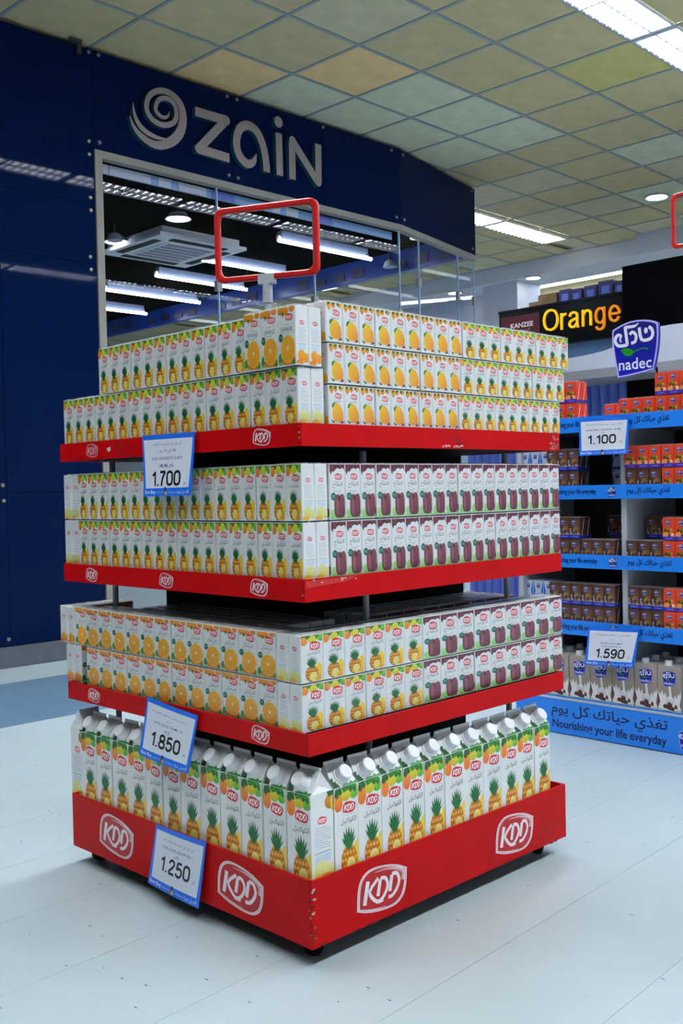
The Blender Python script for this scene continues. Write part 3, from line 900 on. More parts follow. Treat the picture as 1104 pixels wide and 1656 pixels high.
zs = [.125, 1.01, 2.408, 2.772, 3.115, CEIL_Z - .03]
for a, b_ in zip(ys, ys[1:]):
    for c, d in zip(zs, zs[1:]):
        panel(wall_left, a, b_, c, d)
sm = MB(); sm.lathe([(.0125, 0), (.0125, .006), (.009, .010), (.003, .011)], axis=(1, 0, 0), n=10); screw_me = sm.mesh('screw', 'screw', True)
for y, z in [(2.0, 3.154), (1.999, 3.074), (1.999, 2.811), (2.001, 2.732), (1.988, 2.447), (1.99, 2.369), (1.374, 1.054), (1.378, .965), (1.384, .165),
             (1.365, 2.811), (1.365, 2.732), (1.365, 2.447), (1.365, 2.369), (2.014, 3.700)]:
    inst('screw', screw_me, wall_left, (WX, y, z))
bb = MB(); bb.box((WX - .03, -3, 0), (WX + .006, 2.05, .122), 0); bb.box((WX + .006, -3, .0), (WX + .012, 2.05, .012))
bb.build('baseboard_left', 'baseboard', kind='structure')
# fascia above the glass
fa = MB(); fa.box((WX - .16, 2.035, 3.12), (WX - .03, 4.85, CEIL_Z - .05))
E1 = (-4.04, 4.85); E2 = (-4.345, 6.215)
dv = Vector((E2[0] - E1[0], E2[1] - E1[1], 0)); LEN2 = dv.length; dvn = dv.normalized(); nv = Vector((dvn.y, -dvn.x, 0))
def q2(t, off, z): p = Vector((*E1, 0)) + dvn * t + nv * off; return (p.x, p.y, z)
def slab2(mb, t0, t1, o0, o1, z0, z1):
    P = [q2(t0, o0, z0), q2(t1, o0, z0), q2(t1, o1, z0), q2(t0, o1, z0), q2(t0, o0, z1), q2(t1, o0, z1), q2(t1, o1, z1), q2(t0, o1, z1)]
    for k in ((0, 1, 2, 3), (4, 7, 6, 5), (0, 4, 5, 1), (1, 5, 6, 2), (2, 6, 7, 3), (3, 7, 4, 0)): mb.face([P[i] for i in k])
slab2(fa, 0.0, LEN2, -.16, -.03, 3.12, CEIL_Z - .05)
fascia = fa.build('trim_1', 'navy_back', kind='structure', label='navy panelled shop fascia under the ceiling')
for a, b_ in zip((2.035, 3.13, 4.0, 4.85), (3.13, 4.0, 4.85)):
    panel(fascia, a, b_, 3.115, CEIL_Z - .03)
b = MB(); slab2(b, .003, LEN2, -.028, 0, 3.118, CEIL_Z - .033); b.build('panel', 'navy_panel', fascia)
b = MB(); slab2(b, LEN2, LEN2 + .004, -.16, .002, 3.10, CEIL_Z - .03); b.build('edge_trim', 'frame_cream', fascia)
for y, z in [(2.083, 3.70), (3.09, 3.70), (3.176, 3.70), (3.998, 3.70), (4.756, 3.69), (2.075, 3.162), (3.089, 3.162), (3.17, 3.157), (4.80, 3.165)]:
    inst('screw', screw_me, fascia, (WX, y, z))
for t, z in ((.06, 3.165), (.06, 3.69), (LEN2 - .06, 3.69), (LEN2 - .06, 3.165)):
    o = inst('screw', screw_me, fascia, q2(t, 0, z), math.atan2(nv.y, nv.x))
hk = MB(); hk.box((-4.03, 1.925, 3.66), (-4.012, 1.95, 3.742)); hk.box((-4.03, 1.87, 3.725), (-4.0, 1.95, 3.742))
hk.build('ceiling_bracket', 'gondola_dark', label='small dark bracket between the navy wall and the ceiling', cat='bracket')

# big window: cream frame and glass panes
wf = MB()
wf.box((WX - .05, 2.035, .10), (WX + .012, 2.085, 3.112))
wf.box((WX - .05, 2.085, 3.068), (WX + .012, 4.85, 3.112))
wf.box((WX - .05, 2.085, .0), (WX + .012, 4.85, .06))
slab2(wf, .0, LEN2, -.05, .012, 3.068, 3.112)
win = wf.build('window_1', 'frame_cream', kind='structure', label='tall shop window with a pale metal frame')
def pane(pts):
    b = MB(); b.face(pts); return b.build('pane', 'glass', win)
jy = [2.085, 2.994, 3.899, 4.84]
for a, b_ in zip(jy, jy[1:]):
    pane([(WX - .02, a + .003, .06), (WX - .02, b_ - .003, .06), (WX - .02, b_ - .003, 3.07), (WX - .02, a + .003, 3.07)])
jt = [.01, .33, LEN2 * .76, LEN2]
for a, b_ in zip(jt, jt[1:]):
    pane([q2(a + .003, -.02, .06), q2(b_ - .003, -.02, .06), q2(b_ - .003, -.02, 3.07), q2(a + .003, -.02, 3.07)])
# the polished glass edges and clips
mat('glass_edge', '9CB8D8', rough=0.15)
for y in (2.994, 3.899, 4.845):
    b = MB(); b.box((WX - .028, y - .0045, .06), (WX - .012, y + .0045, 3.07)); b.build('glass_edge', 'glass_edge', win)
    b = MB(); b.box((WX - .04, y - .022, 2.36), (WX - .004, y + .022, 2.43)); b.build('glass_clip', 'kiosk_grey', win)
for t in (.33, LEN2 * .76, LEN2 - .004):
    b = MB(); slab2(b, t - .0035, t + .0035, -.028, -.012, .06, 3.07); b.build('glass_edge', 'glass_edge', win)
    b = MB(); slab2(b, t - .02, t + .02, -.034, -.006, 2.66, 2.74); b.build('glass_clip', 'kiosk_grey', win)

# shop interior: dark ceiling, rear and inner walls, far fascia
ci = MB(); ci.prism([(-10.8, .9), (WX - .17, .9), (WX - .17, 4.83), (-4.50, 6.12), (-10.8, 6.12)], (0, 0, 3.30), (1, 0, 0), (0, 1, 0), (0, 0, 1), .06); ci.build('ceiling.001', 'shop_dark', kind='structure', label='black ceiling inside the phone shop')
w2 = MB(); w2.box((-10.9, .9, 0), (-10.8, 6.2, 3.6)); w2.build('wall_rear', 'shop_wall', kind='structure')
w3 = MB(); w3.box((-10.8, .82, 0), (WX - .17, .9, 3.6)); w3.build('wall_inner', 'shop_wall', kind='structure')
ff = MB(); ff.box((-10.8, 6.13, 3.095), (-4.36, 6.19, CEIL_Z - .05), 0)
for k in range(22):
    x = -10.6 + k * .28
    if k % 5 != 3: ff.box((x, 6.122, 3.13), (x + .16, 6.13, 3.19 + .02 * (k % 3)), 1)
far_f = ff.build('trim_2', ['fascia_inner', 'box_purple'], kind='structure', label='far blue fascia seen from inside the shop')
g2 = MB(); g2.face([(-10.8, 6.16, .1), (-4.37, 6.16, .1), (-4.37, 6.16, 3.095), (-10.8, 6.16, 3.095)])
g2.build('window_2', 'glass', kind='structure', label='far glass wall of the phone shop')
# blue band and pale patches modelling reflections at the top of the glass
hd = MB(); hd.box((-4.13, 2.09, 3.005), (-4.12, 4.83, 3.066)); hdo = hd.build('reflection_band', 'glass_blue', win)
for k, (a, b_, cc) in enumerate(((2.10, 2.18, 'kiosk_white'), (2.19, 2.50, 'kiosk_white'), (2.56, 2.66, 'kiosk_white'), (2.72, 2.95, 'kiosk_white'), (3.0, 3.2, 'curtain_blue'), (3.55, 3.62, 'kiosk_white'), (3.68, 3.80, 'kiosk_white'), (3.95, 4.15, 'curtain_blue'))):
    p = MB(); p.box((-4.119, a, 3.007), (-4.115, b_, 3.064)); p.build('reflection_patch', cc, win)

# ------------------------------------------------------------------ ZAIN sign: raised letters
sign = empty('shop_sign', (WX + .02, 3.05, 3.26), 0, 'raised silver zain lettering with a spiral emblem on the navy fascia', 'shop sign')
def letter(name, strokes, discs=()):
    b = MB(); x0, x1 = WX, WX + .036
    ox, oy, oz = WX + .02, 3.05, 3.26
    def P3(p, x): return (x - ox, p[0] - oy, p[1] - oz)
    for si, (pts, w, sub) in enumerate(strokes):
        x1 = WX + .036 + si * .0008
        ws = w if isinstance(w, (list, tuple)) else [w] * len(pts)
        if sub:
            q = catmull([(p[0], p[1], k) for p, k in zip(pts, ws)], sub); pts = [(p[0], p[1]) for p in q]; ws = [max(p[2], .002) for p in q]
        L, R = stroke_outline(pts, ws)
        n = len(pts)
        for i in range(n - 1):
            b.face([P3(R[i], x1), P3(R[i + 1], x1), P3(L[i + 1], x1), P3(L[i], x1)], 0)
            b.face([P3(R[i], x0), P3(R[i + 1], x0), P3(R[i + 1], x1), P3(R[i], x1)], 1)
            b.face([P3(L[i + 1], x0), P3(L[i], x0), P3(L[i], x1), P3(L[i + 1], x1)], 1)
        for i in (0, n - 1): b.face([P3(R[i], x0), P3(L[i], x0), P3(L[i], x1), P3(R[i], x1)], 1)
    for cx, cy, r in discs:
        x1 += .0008
        c = circle(cx, cy, r, n=18)
        b.face([P3(p, x1) for p in c], 0)
        for i in range(18): b.face([P3(c[i], x0), P3(c[(i + 1) % 18], x0), P3(c[(i + 1) % 18], x1), P3(c[i], x1)], 1)
    return b.build(name, ['sign_face', 'sign_side'], sign)
w_ = .062
letter('letter_z', [([(2.79, 3.517), (3.05, 3.519)], w_, 0), ([(3.05, 3.519), (2.81, 3.273)], w_ * .95, 0), ([(2.81, 3.273), (3.07, 3.266)], w_, 0)], [(3.05, 3.517, w_ / 2), (2.81, 3.274, w_ / 2)])
letter('letter_a', [([(3.312, 3.345), (3.285, 3.285), (3.222, 3.262), (3.155, 3.312), (3.137, 3.397), (3.168, 3.487), (3.244, 3.53), (3.325, 3.502), (3.378, 3.412), (3.402, 3.30), (3.404, 3.240)], [.01, .045, w_, w_, w_, w_, w_, w_, w_, w_, w_], 4)])
letter('letter_i', [([(3.526, 3.540), (3.529, 3.240)], w_, 0)], [(3.525, 3.618, .040)])
letter('letter_n', [([(3.650, 3.236), (3.652, 3.515)], w_, 0), ([(3.655, 3.515), (3.905, 3.262)], w_ * 1.02, 0), ([(3.908, 3.262), (3.912, 3.545)], w_, 0)], [(3.655, 3.515, w_ / 2), (3.906, 3.264, w_ / 2)])
sp = [(2.583, 3.466), (2.566, 3.428), (2.518, 3.417), (2.475, 3.452), (2.499, 3.518), (2.559, 3.545), (2.618, 3.525), (2.638, 3.461), (2.61, 3.398), (2.524, 3.366), (2.444, 3.385), (2.405, 3.445), (2.427, 3.524), (2.501, 3.579), (2.59, 3.585), (2.664, 3.541), (2.69, 3.453), (2.66, 3.345), (2.575, 3.262), (2.464, 3.225), (2.362, 3.257), (2.303, 3.308), (2.279, 3.368)]
spw = [.004, .018, .026, .028, .030, .032, .034, .034, .034, .036, .036, .036, .036, .038, .042, .050, .058, .066, .062, .050, .040, .024, .003]
letter('emblem', [(sp, spw, 4), ([(2.573, 3.283), (2.47, 3.275), (2.372, 3.305), (2.318, 3.368), (2.303, 3.458)], [.004, .026, .034, .026, .003], 5)])

# ------------------------------------------------------------------ things hanging from the shop ceiling
ac = empty('air_conditioner', (-6.28, 4.23, 3.2), 0, 'white four-way air conditioner cassette on the black shop ceiling', 'air conditioner')
b = MB(); h = .475
b.box((-h, -h, 0), (h, h, .03)); b.box((-h * .9, -h * .9, .03), (h * .9, h * .9, .095)); b.build('body', 'ac_white', ac)
b = MB(); b.box((-.27, -.27, -.008), (.27, .27, 0)); g = b.build('grille', 'ac_white', ac)
for k in range(6):
    x = -.235 + k * .094
    b = MB(); b.box((x - .030, -.24, -.011), (x + .030, .24, -.008)); b.build('slat', 'ac_grille', g)
for (a, c) in (((-.30, -.42), (.30, -.345)), ((-.30, .345), (.30, .42)), ((-.42, -.30), (-.345, .30)), ((.345, -.30), (.42, .30))):
    b = MB(); b.box((*a, -.006), (*c, .002)); b.build('air_slot', 'ac_slot', ac)
def tube_lamp(x, y0, y1, label, z=3.2):
    t = empty('tube_light', (x, y0, z), 0, label, 'tube light', 'tube lights of the phone shop')
    L = y1 - y0
    b = MB(); b.box((-.09, .06, .035), (-.02, L - .02, .10)); b.build('batten', 'batten', t)
    b = MB(); b.tube([(0, 0, 0), (0, L, 0)], .017, 10); b.build('tube', 'tube', t, smooth=True)
    for y in (.03, L - .03):
        b = MB(); b.box((-.05, y - .015, .0), (-.02, y + .015, .05)); b.build('socket', 'fixture_white', t)
    b = MB(); b.box((-.06, .2, .10), (-.05, .22, .101)); b.box((-.06, L - .22, .10), (-.05, L - .2, .101))
tube_lamp(-5.32, 4.67, 5.85, 'shop tube light passing behind the right side of the red sign frame')
tube_lamp(-6.36, 4.62, 5.72, 'shop tube light passing behind the lower left of the red sign frame')
tube_lamp(-7.22, 4.68, 5.87, 'shop tube light below the air conditioner, ending under the red sign frame')
tube_lamp(-8.16, 4.67, 5.94, 'shop tube light low at the left, above the top row of juice')
tube_lamp(-9.16, 4.75, 5.88, 'lowest shop tube light, cut off by the window frame on its left')
for p, lb in (((-5.47, 3.70, 3.25), 'bright round lamp above the air conditioner inside the shop'), ((-6.46, 3.737, 3.25), 'bright round lamp beside the air conditioner, near the window frame')):
    t = empty('pendant_lamp', p, 0, lb, 'lamp')
    b = MB(); b.lathe([(.06, .055), (.075, .02), (.105, .0), (.11, .0), (.08, .03), (.064, .06)], n=20); b.build('shade', 'lamp_shade', t, smooth=True)
    b = MB(); b.lathe([(.09, .002), (.085, .010)], n=20); b.build('lamp_disc', 'tube', t)
    b = MB(); b.lathe([(.04, .05), (.05, .0501)], n=12)
for p, lb in (((-6.1, 3.49, 3.16), 'unlit small spotlight hanging above the air conditioner at the left'), ((-5.19, 5.977, 3.12), 'pale dome shaped lamp near the far fascia inside the shop')):
    t = empty('spotlight', p, 0, lb, 'lamp')
    b = MB(); b.lathe([(.02, .07), (.05, .05), (.07, .0), (.06, -.004)], n=16); b.build('shade', 'lamp_shade', t, smooth=True)
    b = MB(); b.tube([(0, 0, .06), (0, 0, .14)], .008); b.build('stem', 'gondola_dark', t)

# ------------------------------------------------------------------ white bulkhead and the hall beyond
bk = MB(); bk.box((-20.5, 9.22, 3.56), (-4.30, 9.85, CEIL_Z + .05)); bk.box((-4.30, 9.05, 3.52), (4, 9.85, CEIL_Z + .05))
bk.build('trim_3', 'bulkhead', kind='structure', label='white bulkhead across the back of the hall')
bc = MB(); bc.box((-6.62, 9.3, 0), (-6.08, 9.8, 3.56)); bc.build('wall_column', 'white_wall', kind='structure', label='white square column left of the orange sign')
bw = MB(); bw.box((-20.5, 9.75, 0), (-6.62, 9.85, 3.56)); bw.build('wall_back', 'white_wall', kind='structure')
bt = MB(); bt.box((-20.5, 9.70, 2.90), (-6.62, 9.75, 2.98)); bt.build('trim_4', 'kiosk_grey', kind='structure', label='grey rail on the white back wall')
yc = MB(); yc.box((-8, 9.85, 3.62), (5, 15.8, 3.68)); yc.build('ceiling.002', 'yellow_ceiling', kind='structure', label='warm toned ceiling of the hall beyond the bulkhead')
yw = MB(); yw.box((-20.5, 15.8, 0), (5, 15.9, 4)); yw.build('wall_far', 'yellow_ceiling', kind='structure')
wr = MB(); wr.box((4.9, -5, 0), (5.0, 16, 4)); wr.build('wall_right', 'white_wall', kind='structure')
wz = MB(); wz.box((-20.6, 6.2, 0), (-20.5, 15.8, 4)); wz.build('wall_side', 'white_wall', kind='structure')
for (y, lb) in ((9.97, 'long tube light on the warm ceiling beyond the bulkhead, upper one'), (10.75, 'long tube light on the warm ceiling beyond the bulkhead, lower one')):
    t = empty('tube_light', (-3.2, y, 3.595), 0, lb, 'tube light')
    b = MB(); b.box((-4.5, -.03, -.035), (4.5, .03, 0)); b.build('tube', 'tube', t)
    b = MB(); b.box((-4.5, -.06, -.001), (4.5, .06, .02)); b.build('batten', 'fixture_white', t)
downlight((-5.86, 9.33, 3.556), 'round downlight by the bulkhead above the white column', 1.1)
downlight((-7.1, 9.33, 3.556), 'round downlight seen through the shop glass at the bulkhead', 1.1)

# ------------------------------------------------------------------ kiosks in the background
ok = empty('orange_kiosk', (-4.0, 7.45, 0), 0, 'black kiosk with a long yellow Orange sign behind the top juice tray', 'kiosk')
b = MB(); b.box((-1.0, 0, 2.40), (1.30, .10, 2.80)); b.box((-1.0, -.012, 2.79), (1.30, .55, 2.815)); b.build('fascia', 'sign_black', ok)
b = MB(); b.box((-.97, -.008, 2.46), (-.49, 0, 2.745)); kp = b.build('name_panel', 'print', ok)
kp.data.color_attributes[0].data.foreach_set('color', [*lin('4A0A10'), 1.0] * len(kp.data.loops))
b = MB(); P = Print(.48, .28, clip=False)
P.text('KANZEE', .26, .185, w=.28, h=.050, c='D8C8C8', bold=.03, res=2); P.text(arabic('كنزي'), .29, .125, w=.15, h=.045, c='B89A9A', res=2)
P.emit(b, (-.97, -.0085, 2.46), (1, 0, 0), (0, 0, 1), (0, -1, 0)); b.build('lettering', 'print', ok, label='pale lettering on dark red')
def letters3d(parent, text, x0, z0, h, y, mats, gap=.0):
    x = x0
    for ch, mname in zip(text, mats):
        P = Print(1, 1, clip=False)
        for pl in STROKES[ch][1]: P.stroke([(x + p[0] * h, z0 + p[1] * h) for p in pl], h * .095, 'FFFFFF', 4 if len(pl) > 2 else 0)
        mb = MB()
        for pts, cols, l in P.items:
            f = [(p[0], y - .02 - l * .0002, p[1]) for p in pts]
            mb.face(f)
            bk_ = [(p[0], y, p[2]) for p in f]
            for i in range(len(f)): mb.face([f[i], bk_[i], bk_[(i + 1) % len(f)], f[(i + 1) % len(f)]])
        mb.build('letter', mname, parent)
        x += (STROKES[ch][0] + gap) * h
letters3d(ok, 'Orange', -.445, 2.535, .225, -.0, ['sign_yellow'] * 4 + ['sign_orange'] * 2, .075)
b = MB(); b.box((-1.0, .12, 1.9), (1.3, .16, 2.40)); b.build('glass_back', 'glass_blue', ok)
b = MB(); b.box((-1.0, .0, .0), (1.3, .6, 1.05)); b.build('counter', 'sign_black', ok)
for x in (-.97, 1.27):
    b = MB(); b.box((x - .03, .03, 1.05), (x + .03, .09, 2.40)); b.build('post', 'sign_black', ok)
def small_box(x0, x1, z1, m, lb, y=7.62, z0=2.8155):
    b = MB(); D = .24; W = x1 - x0; H = z1 - z0
    b.box((0, 0, 0), (W, D, H * .97)); b.box((W * .02, .004, H * .97), (W * .49, D - .004, H)); b.box((W * .51, .004, H * .97), (W * .98, D - .004, H))
    b.box((W * .25, -.0015, H * .25), (W * .8, 0, H * .7), 1)
    b.build('storage_box', [m, 'cardboard' if m == 'cardboard' else 'curtain_blue'], loc=(x0, y, z0), label=lb, cat='box', group='boxes on the kiosk roof')
small_box(-4.74, -4.63, 2.895, 'cardboard', 'small brown carton box at the left end of the kiosk roof')
small_box(-4.625, -4.40, 2.955, 'cardboard', 'larger brown carton box beside the purple boxes on the kiosk roof')
for k, (a, c, z) in enumerate(((-4.37, -4.24, 2.97), (-4.235, -4.11, 2.955), (-4.08, -3.94, 2.965), (-3.92, -3.76, 2.985), (-3.74, -3.64, 2.96))):
    small_box(a, c, z, 'box_purple', ('first', 'second', 'third', 'fourth', 'fifth')[k] + ' dark purple box from the left on the kiosk roof')
b = MB(); b.box((-2.895, 6.30, 2.24), (-.6, 6.75, 2.78)); b.box((-2.85, 6.34, 2.78), (-.65, 6.7, 2.79))
bx = empty('black_booth', (-1.8, 6.3, 0), 0, 'tall black booth front right of the yellow Orange sign', 'booth')
o = b.build('fascia', 'sign_black', bx); o.location = (1.8, -6.3, 0)
b = MB(); b.box((-2.40, 6.40, 0), (-.7, 6.7, 2.26)); o = b.build('panel', 'black', bx); o.location = (1.8, -6.3, 0)
# white counter canopy in front of it
cn = empty('white_canopy', (-2.0, 5.2, 0), 0, 'white rounded kiosk canopy behind the blue shield sign', 'canopy')
pr = [(-1.6, 1.76), (1.4, 1.76)] + catmull([(1.4, 1.975), (.6, 1.985), (.30, 1.985), (.12, 1.955), (-.02, 1.90), (-.20, 1.865), (-.6, 1.85), (-1.6, 1.85)], 3)
b = MB(); b.prism([(p[0], p[1]) for p in pr], (0, 0, 0), (1, 0, 0), (0, 0, 1), (0, -1, 0), .5); b.build('canopy_front', 'kiosk_white', cn)
b = MB(); b.box((-1.6, -.5, 1.70), (1.4, 0, 1.76)); b.build('soffit', 'kiosk_grey', cn)
b = MB(); b.lathe([(.16, 0), (.2, .04), (.2, .1), (.1, .14)], o=(.46, -.25, 1.60), n=20); b.build('lamp_drum', 'kiosk_grey', cn, smooth=True)
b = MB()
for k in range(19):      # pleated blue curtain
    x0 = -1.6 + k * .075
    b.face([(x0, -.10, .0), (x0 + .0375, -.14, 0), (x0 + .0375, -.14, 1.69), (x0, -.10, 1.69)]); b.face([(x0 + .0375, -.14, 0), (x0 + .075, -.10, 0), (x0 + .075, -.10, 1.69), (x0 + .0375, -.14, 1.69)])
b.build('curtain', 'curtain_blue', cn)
b = MB(); b.box((-.17, -.12, 0), (1.4, -.02, 1.70)); b.build('dark_panel', 'black', cn)

# =================================================================== THE DISPLAY STAND
WL, WR = .95, .930
TR = [(.045, .186, .942), (.442, .488, .948), (.758, .805, .953), (1.077, 1.124, .956)]   # bottom, top of the red lip, left width
stand = empty('display_stand', (-WL / 2, WR / 2, 0), 0, 'red four-tier cardboard and metal display stand full of juice', 'display stand')
SO = Vector((-WL / 2, WR / 2, 0))
def so(mb, name, mats, parent=stand, **k):
    o = mb.build(name, mats, parent, **k); o.location = (-SO.x, -SO.y, 0) if parent is stand else (0, 0, 0)
    return o
LOGOS = {0: ([(-.729, .117, .158, 0), (-.232, .114, .160, 0)], [(.211, .114, .160), (.700, .112, .160)]),
         1: ([(-.818, .465, .056, 0), (-.150, .466, .060, 0)], []),
         2: ([(-.814, .780, .056, .1), (-.482, .781, .056, .1), (-.143, .782, .058, 0)], []),
         3: ([(-.795, 1.101, .056, .55), (-.123, 1.101, .058, 0)], [])}
for k, (z0, z1, wl_) in enumerate(TR):
    b = MB(); t = .006
    b.box((-wl_, 0, z0), (-.0006, t, z1)); b.box((-t, .0006, z0), (0, WR, z1)); b.box((-wl_, WR - t, z0), (-t, WR, z1)); b.box((-wl_, t, z0), (-wl_ + t, WR - t, z1))
    tray = so(b, 'tray', 'red_tray')
    fz = {0: .166, 1: z1 - .004, 2: z1 - .004, 3: z1 - .002}[k]
    b = MB(); b.box((-wl_ + t, t, fz - .012), (-t, WR - t, fz)); 
    if k: b.box((-wl_ + t, t, z0 + .002), (-t, WR - t, z0 + .006))
    so(b, 'shelf_board', 'tray_under', tray)
    L, Rr = LOGOS[k]
    for x, z, w, fd in L:
        P = kdd_tray(w, fd); mb = MB(); P.emit(mb, (x - w / 2, -.0002, z - w * .37), (1, 0, 0), (0, 0, 1), (0, -1, 0), eps=.00003)
        so(mb, 'logo_sticker', 'print', tray, label='white and red logo sticker')
    for y, z, w in Rr:
        P = kdd_tray(w, 0); mb = MB(); P.emit(mb, (.0002, y - w / 2, z - w * .37), (0, 1, 0), (0, 0, 1), (1, 0, 0), eps=.00003)
        so(mb, 'logo_sticker', 'print', tray, label='white and red logo sticker')
    # chipped paint along the lip and corner
    rr = random.Random(20 + k)
    mb = MB(); P = Print(1, 1, clip=False)
    def chip(P, x, y, s, c):
        P.poly([(x + s * rr.uniform(.5, 1) * math.cos(a), y + s * .6 * rr.uniform(.4, 1) * math.sin(a)) for a in (j * PI / 3.5 for j in range(7))], c)
    H = z1 - z0
    for j in range(16):
        chip(P, -rr.uniform(.02, .9), rr.choice((.0015, H - .002, rr.uniform(0, H))), rr.uniform(.0012, .003), rr.choice(('5A1A14', '3A0A0A', '9A5A50', '2A0808')))
    for j in range(12 if k == 0 else 5): chip(P, -rr.uniform(.002, .008), rr.uniform(.002, H - .002), rr.uniform(.002, .005), rr.choice(('B08A70', '6A2A1C', '3A1A12')))
    if k == 3:
        chip(P, -.715, .024, .015, 'C8C0BC'); 
        for j in range(9): chip(P, -rr.uniform(.62, .70), rr.uniform(.008, .036), .008, '8E0A0A')
    P.emit(mb, (0, -.0002, z0), (1, 0, 0), (0, 0, 1), (0, -1, 0), eps=.00001)
    P = Print(1, 1, clip=False)
    for j in range(14): chip(P, rr.uniform(.02, .9), rr.choice((.0015, H - .002, rr.uniform(0, H))), rr.uniform(.0012, .003), rr.choice(('6A2018', '3A0A0A', '2A0808')))
    if k == 3:
        for j in range(16): chip(P, WR - rr.uniform(.0, .045), rr.uniform(.004, H), .008, rr.choice(('A05048', 'B87068', '7A1A18')))
        for j in range(14): chip(P, rr.uniform(.445, .52), rr.uniform(.004, .010), .004, 'D8C4C0')
        for j in range(10): chip(P, rr.uniform(.46, .52), rr.uniform(.012, .035), .006, '8A0A0A')
    if k == 0:
        for j in range(10): chip(P, rr.uniform(.82, .9), rr.uniform(.03, .06), .005, rr.choice(('8A4A40', '5A1A18')))
        for j in range(12): chip(P, rr.uniform(.001, .010), rr.uniform(.002, H), .006, rr.choice(('C8B4A4', '8A5A48', '3A1A12')))
        for j in range(30): chip(P, rr.uniform(.02, .92), rr.uniform(-.0005, .002), .005, rr.choice(('1A0808', '5A2018')))
    if k == 2:
        P.poly([(.004, H - .004), (.16, H - .001), (.12, H - .012), (.004, H - .018)], 'C82826')
        for j in range(14): chip(P, rr.uniform(.02, .16), H - rr.uniform(.0, .010), .004, rr.choice(('D8B0A8', 'A02820')))
    P.emit(mb, (.0002, 0, z0), (0, 1, 0), (0, 0, 1), (1, 0, 0), eps=.00001)
    so(mb, 'worn_paint', 'print_matte', tray, kind='stuff', label='chipped and scuffed paint')
b = MB(); b.box((-.90, .035, .028), (-.035, WR - .035, .10)); so(b, 'plinth', 'black')
for x, y in ((-.055, .055), (-.895, .055), (-.055, WR - .055), (-.895, WR - .055)):
    b = MB(); b.lathe([(.010, -.014), (.024, -.012), (.026, 0), (.024, .012), (.010, .014)], o=(x, y, .0262), axis=(1, .3, 0), n=14); so(b, 'caster', 'black', smooth=True)
b = MB(); b.box((-.872, .272, .18), (-.31, .90, 1.076)); so(b, 'gap_dark_block', 'black')  # unseen black block added to keep the gaps between the tiers dark
for x, y in ((-.8925, .12), (-.128, .31), (-.8925, .86), (-.128, .86)):
    b = MB(); b.tube([(x, y, .172), (x, y, 1.075)], .008, 8); so(b, 'post', 'post', smooth=True)

# ------------------------------------------------------------------ juice packs
ORD = ['first', 'second', 'third', 'fourth', 'fifth', 'sixth', 'seventh', 'eighth', 'ninth', 'tenth', 'eleventh', 'twelfth']
TN = {2: 'second-lowest tray', 3: 'second-highest tray', 4: 'top tray'}
FL = {'cocktail': 'pineapple cocktail', 'orange': 'orange', 'apple': 'dark apple', 'mango': 'mango'}
def jit(a): return random.uniform(-a, a)
def row_left(t, kind, xs, d, z, h, layer, y0=.010, english=None, rank0=0):
    """packs standing along the left face (fronts to -y); xs = edges from near corner leftwards"""
    for k, (b_, a) in enumerate(zip(xs, xs[1:])):
        w = (b_ - a - .0022) / 3
        en = english if k == 0 else None
        lb = '%s%s juice six-pack, left side of %s, %s, %s from near corner' % ('English-labelled ' if en else '', FL[kind], TN[t], layer, ORD[k + rank0])
        pack(kind, w, d, h, ((a + b_) / 2, y0 + d + .0012 + random.uniform(0, .002), z), jit(.006), lb, 'six-packs on the %s' % TN[t], en)
def row_right(t, kinds, ys, d, z, h, layer, x0=-.014):
    for k, (a, b_) in enumerate(zip(ys, ys[1:])):
        w = (b_ - a - .0022) / 3
        kd = kinds[k]
        lb = '%s juice six-pack, right side of %s, %s, %s from near corner' % (FL[kd], TN[t], layer, ORD[k])
        pack(kd, w, d, h, (x0 - d - .0012 - random.uniform(0, .002), (a + b_) / 2, z), PI / 2 + jit(.006), lb, 'six-packs on the %s' % TN[t])
def lerp(a, b_, n): return [a + (b_ - a) * i / n for i in range(n + 1)]
# top tray
z = 1.123
row_left(4, 'cocktail', lerp(-.018, -.955, 6), .0370, z, .120, 'lower layer')
row_left(4, 'orange', [-.012, -.178], .0370, z + .1205, .124, 'upper layer', y0=.000, english='ORANGE')
row_left(4, 'cocktail', lerp(-.180, -.778, 4), .0370, z + .1205, .118, 'upper layer', rank0=1)
for L_, nm in enumerate(('bottom layer', 'middle layer', 'top layer')):
    row_right(4, ['mango'] * 3 + ['cocktail'] * 3, lerp(.0905 - .004 * (L_ == 2), .955 + .022 * L_, 6), .0370, z + L_ * .0875, .087, nm, x0=-.010)
# second-highest tray
z = .802
for L_, nm in enumerate(('lower layer', 'upper layer')):
    row_left(3, 'cocktail', lerp(-.014, -.893, 6), .0370, z + L_ * .1215, .121, nm, english='COCKTAIL' if L_ else None)
    row_right(3, ['apple'] * 6, lerp(.0905, .952, 6), .0370, z + L_ * .1215, .121, nm)
    pack('cocktail', .048, .0395, .121, (-.895 - .0400, .016 + .074, z + L_ * .1215), -PI / 2, 'turned pineapple cocktail six-pack at the far left end of second-highest tray, ' + nm, 'six-packs on the second-highest tray')
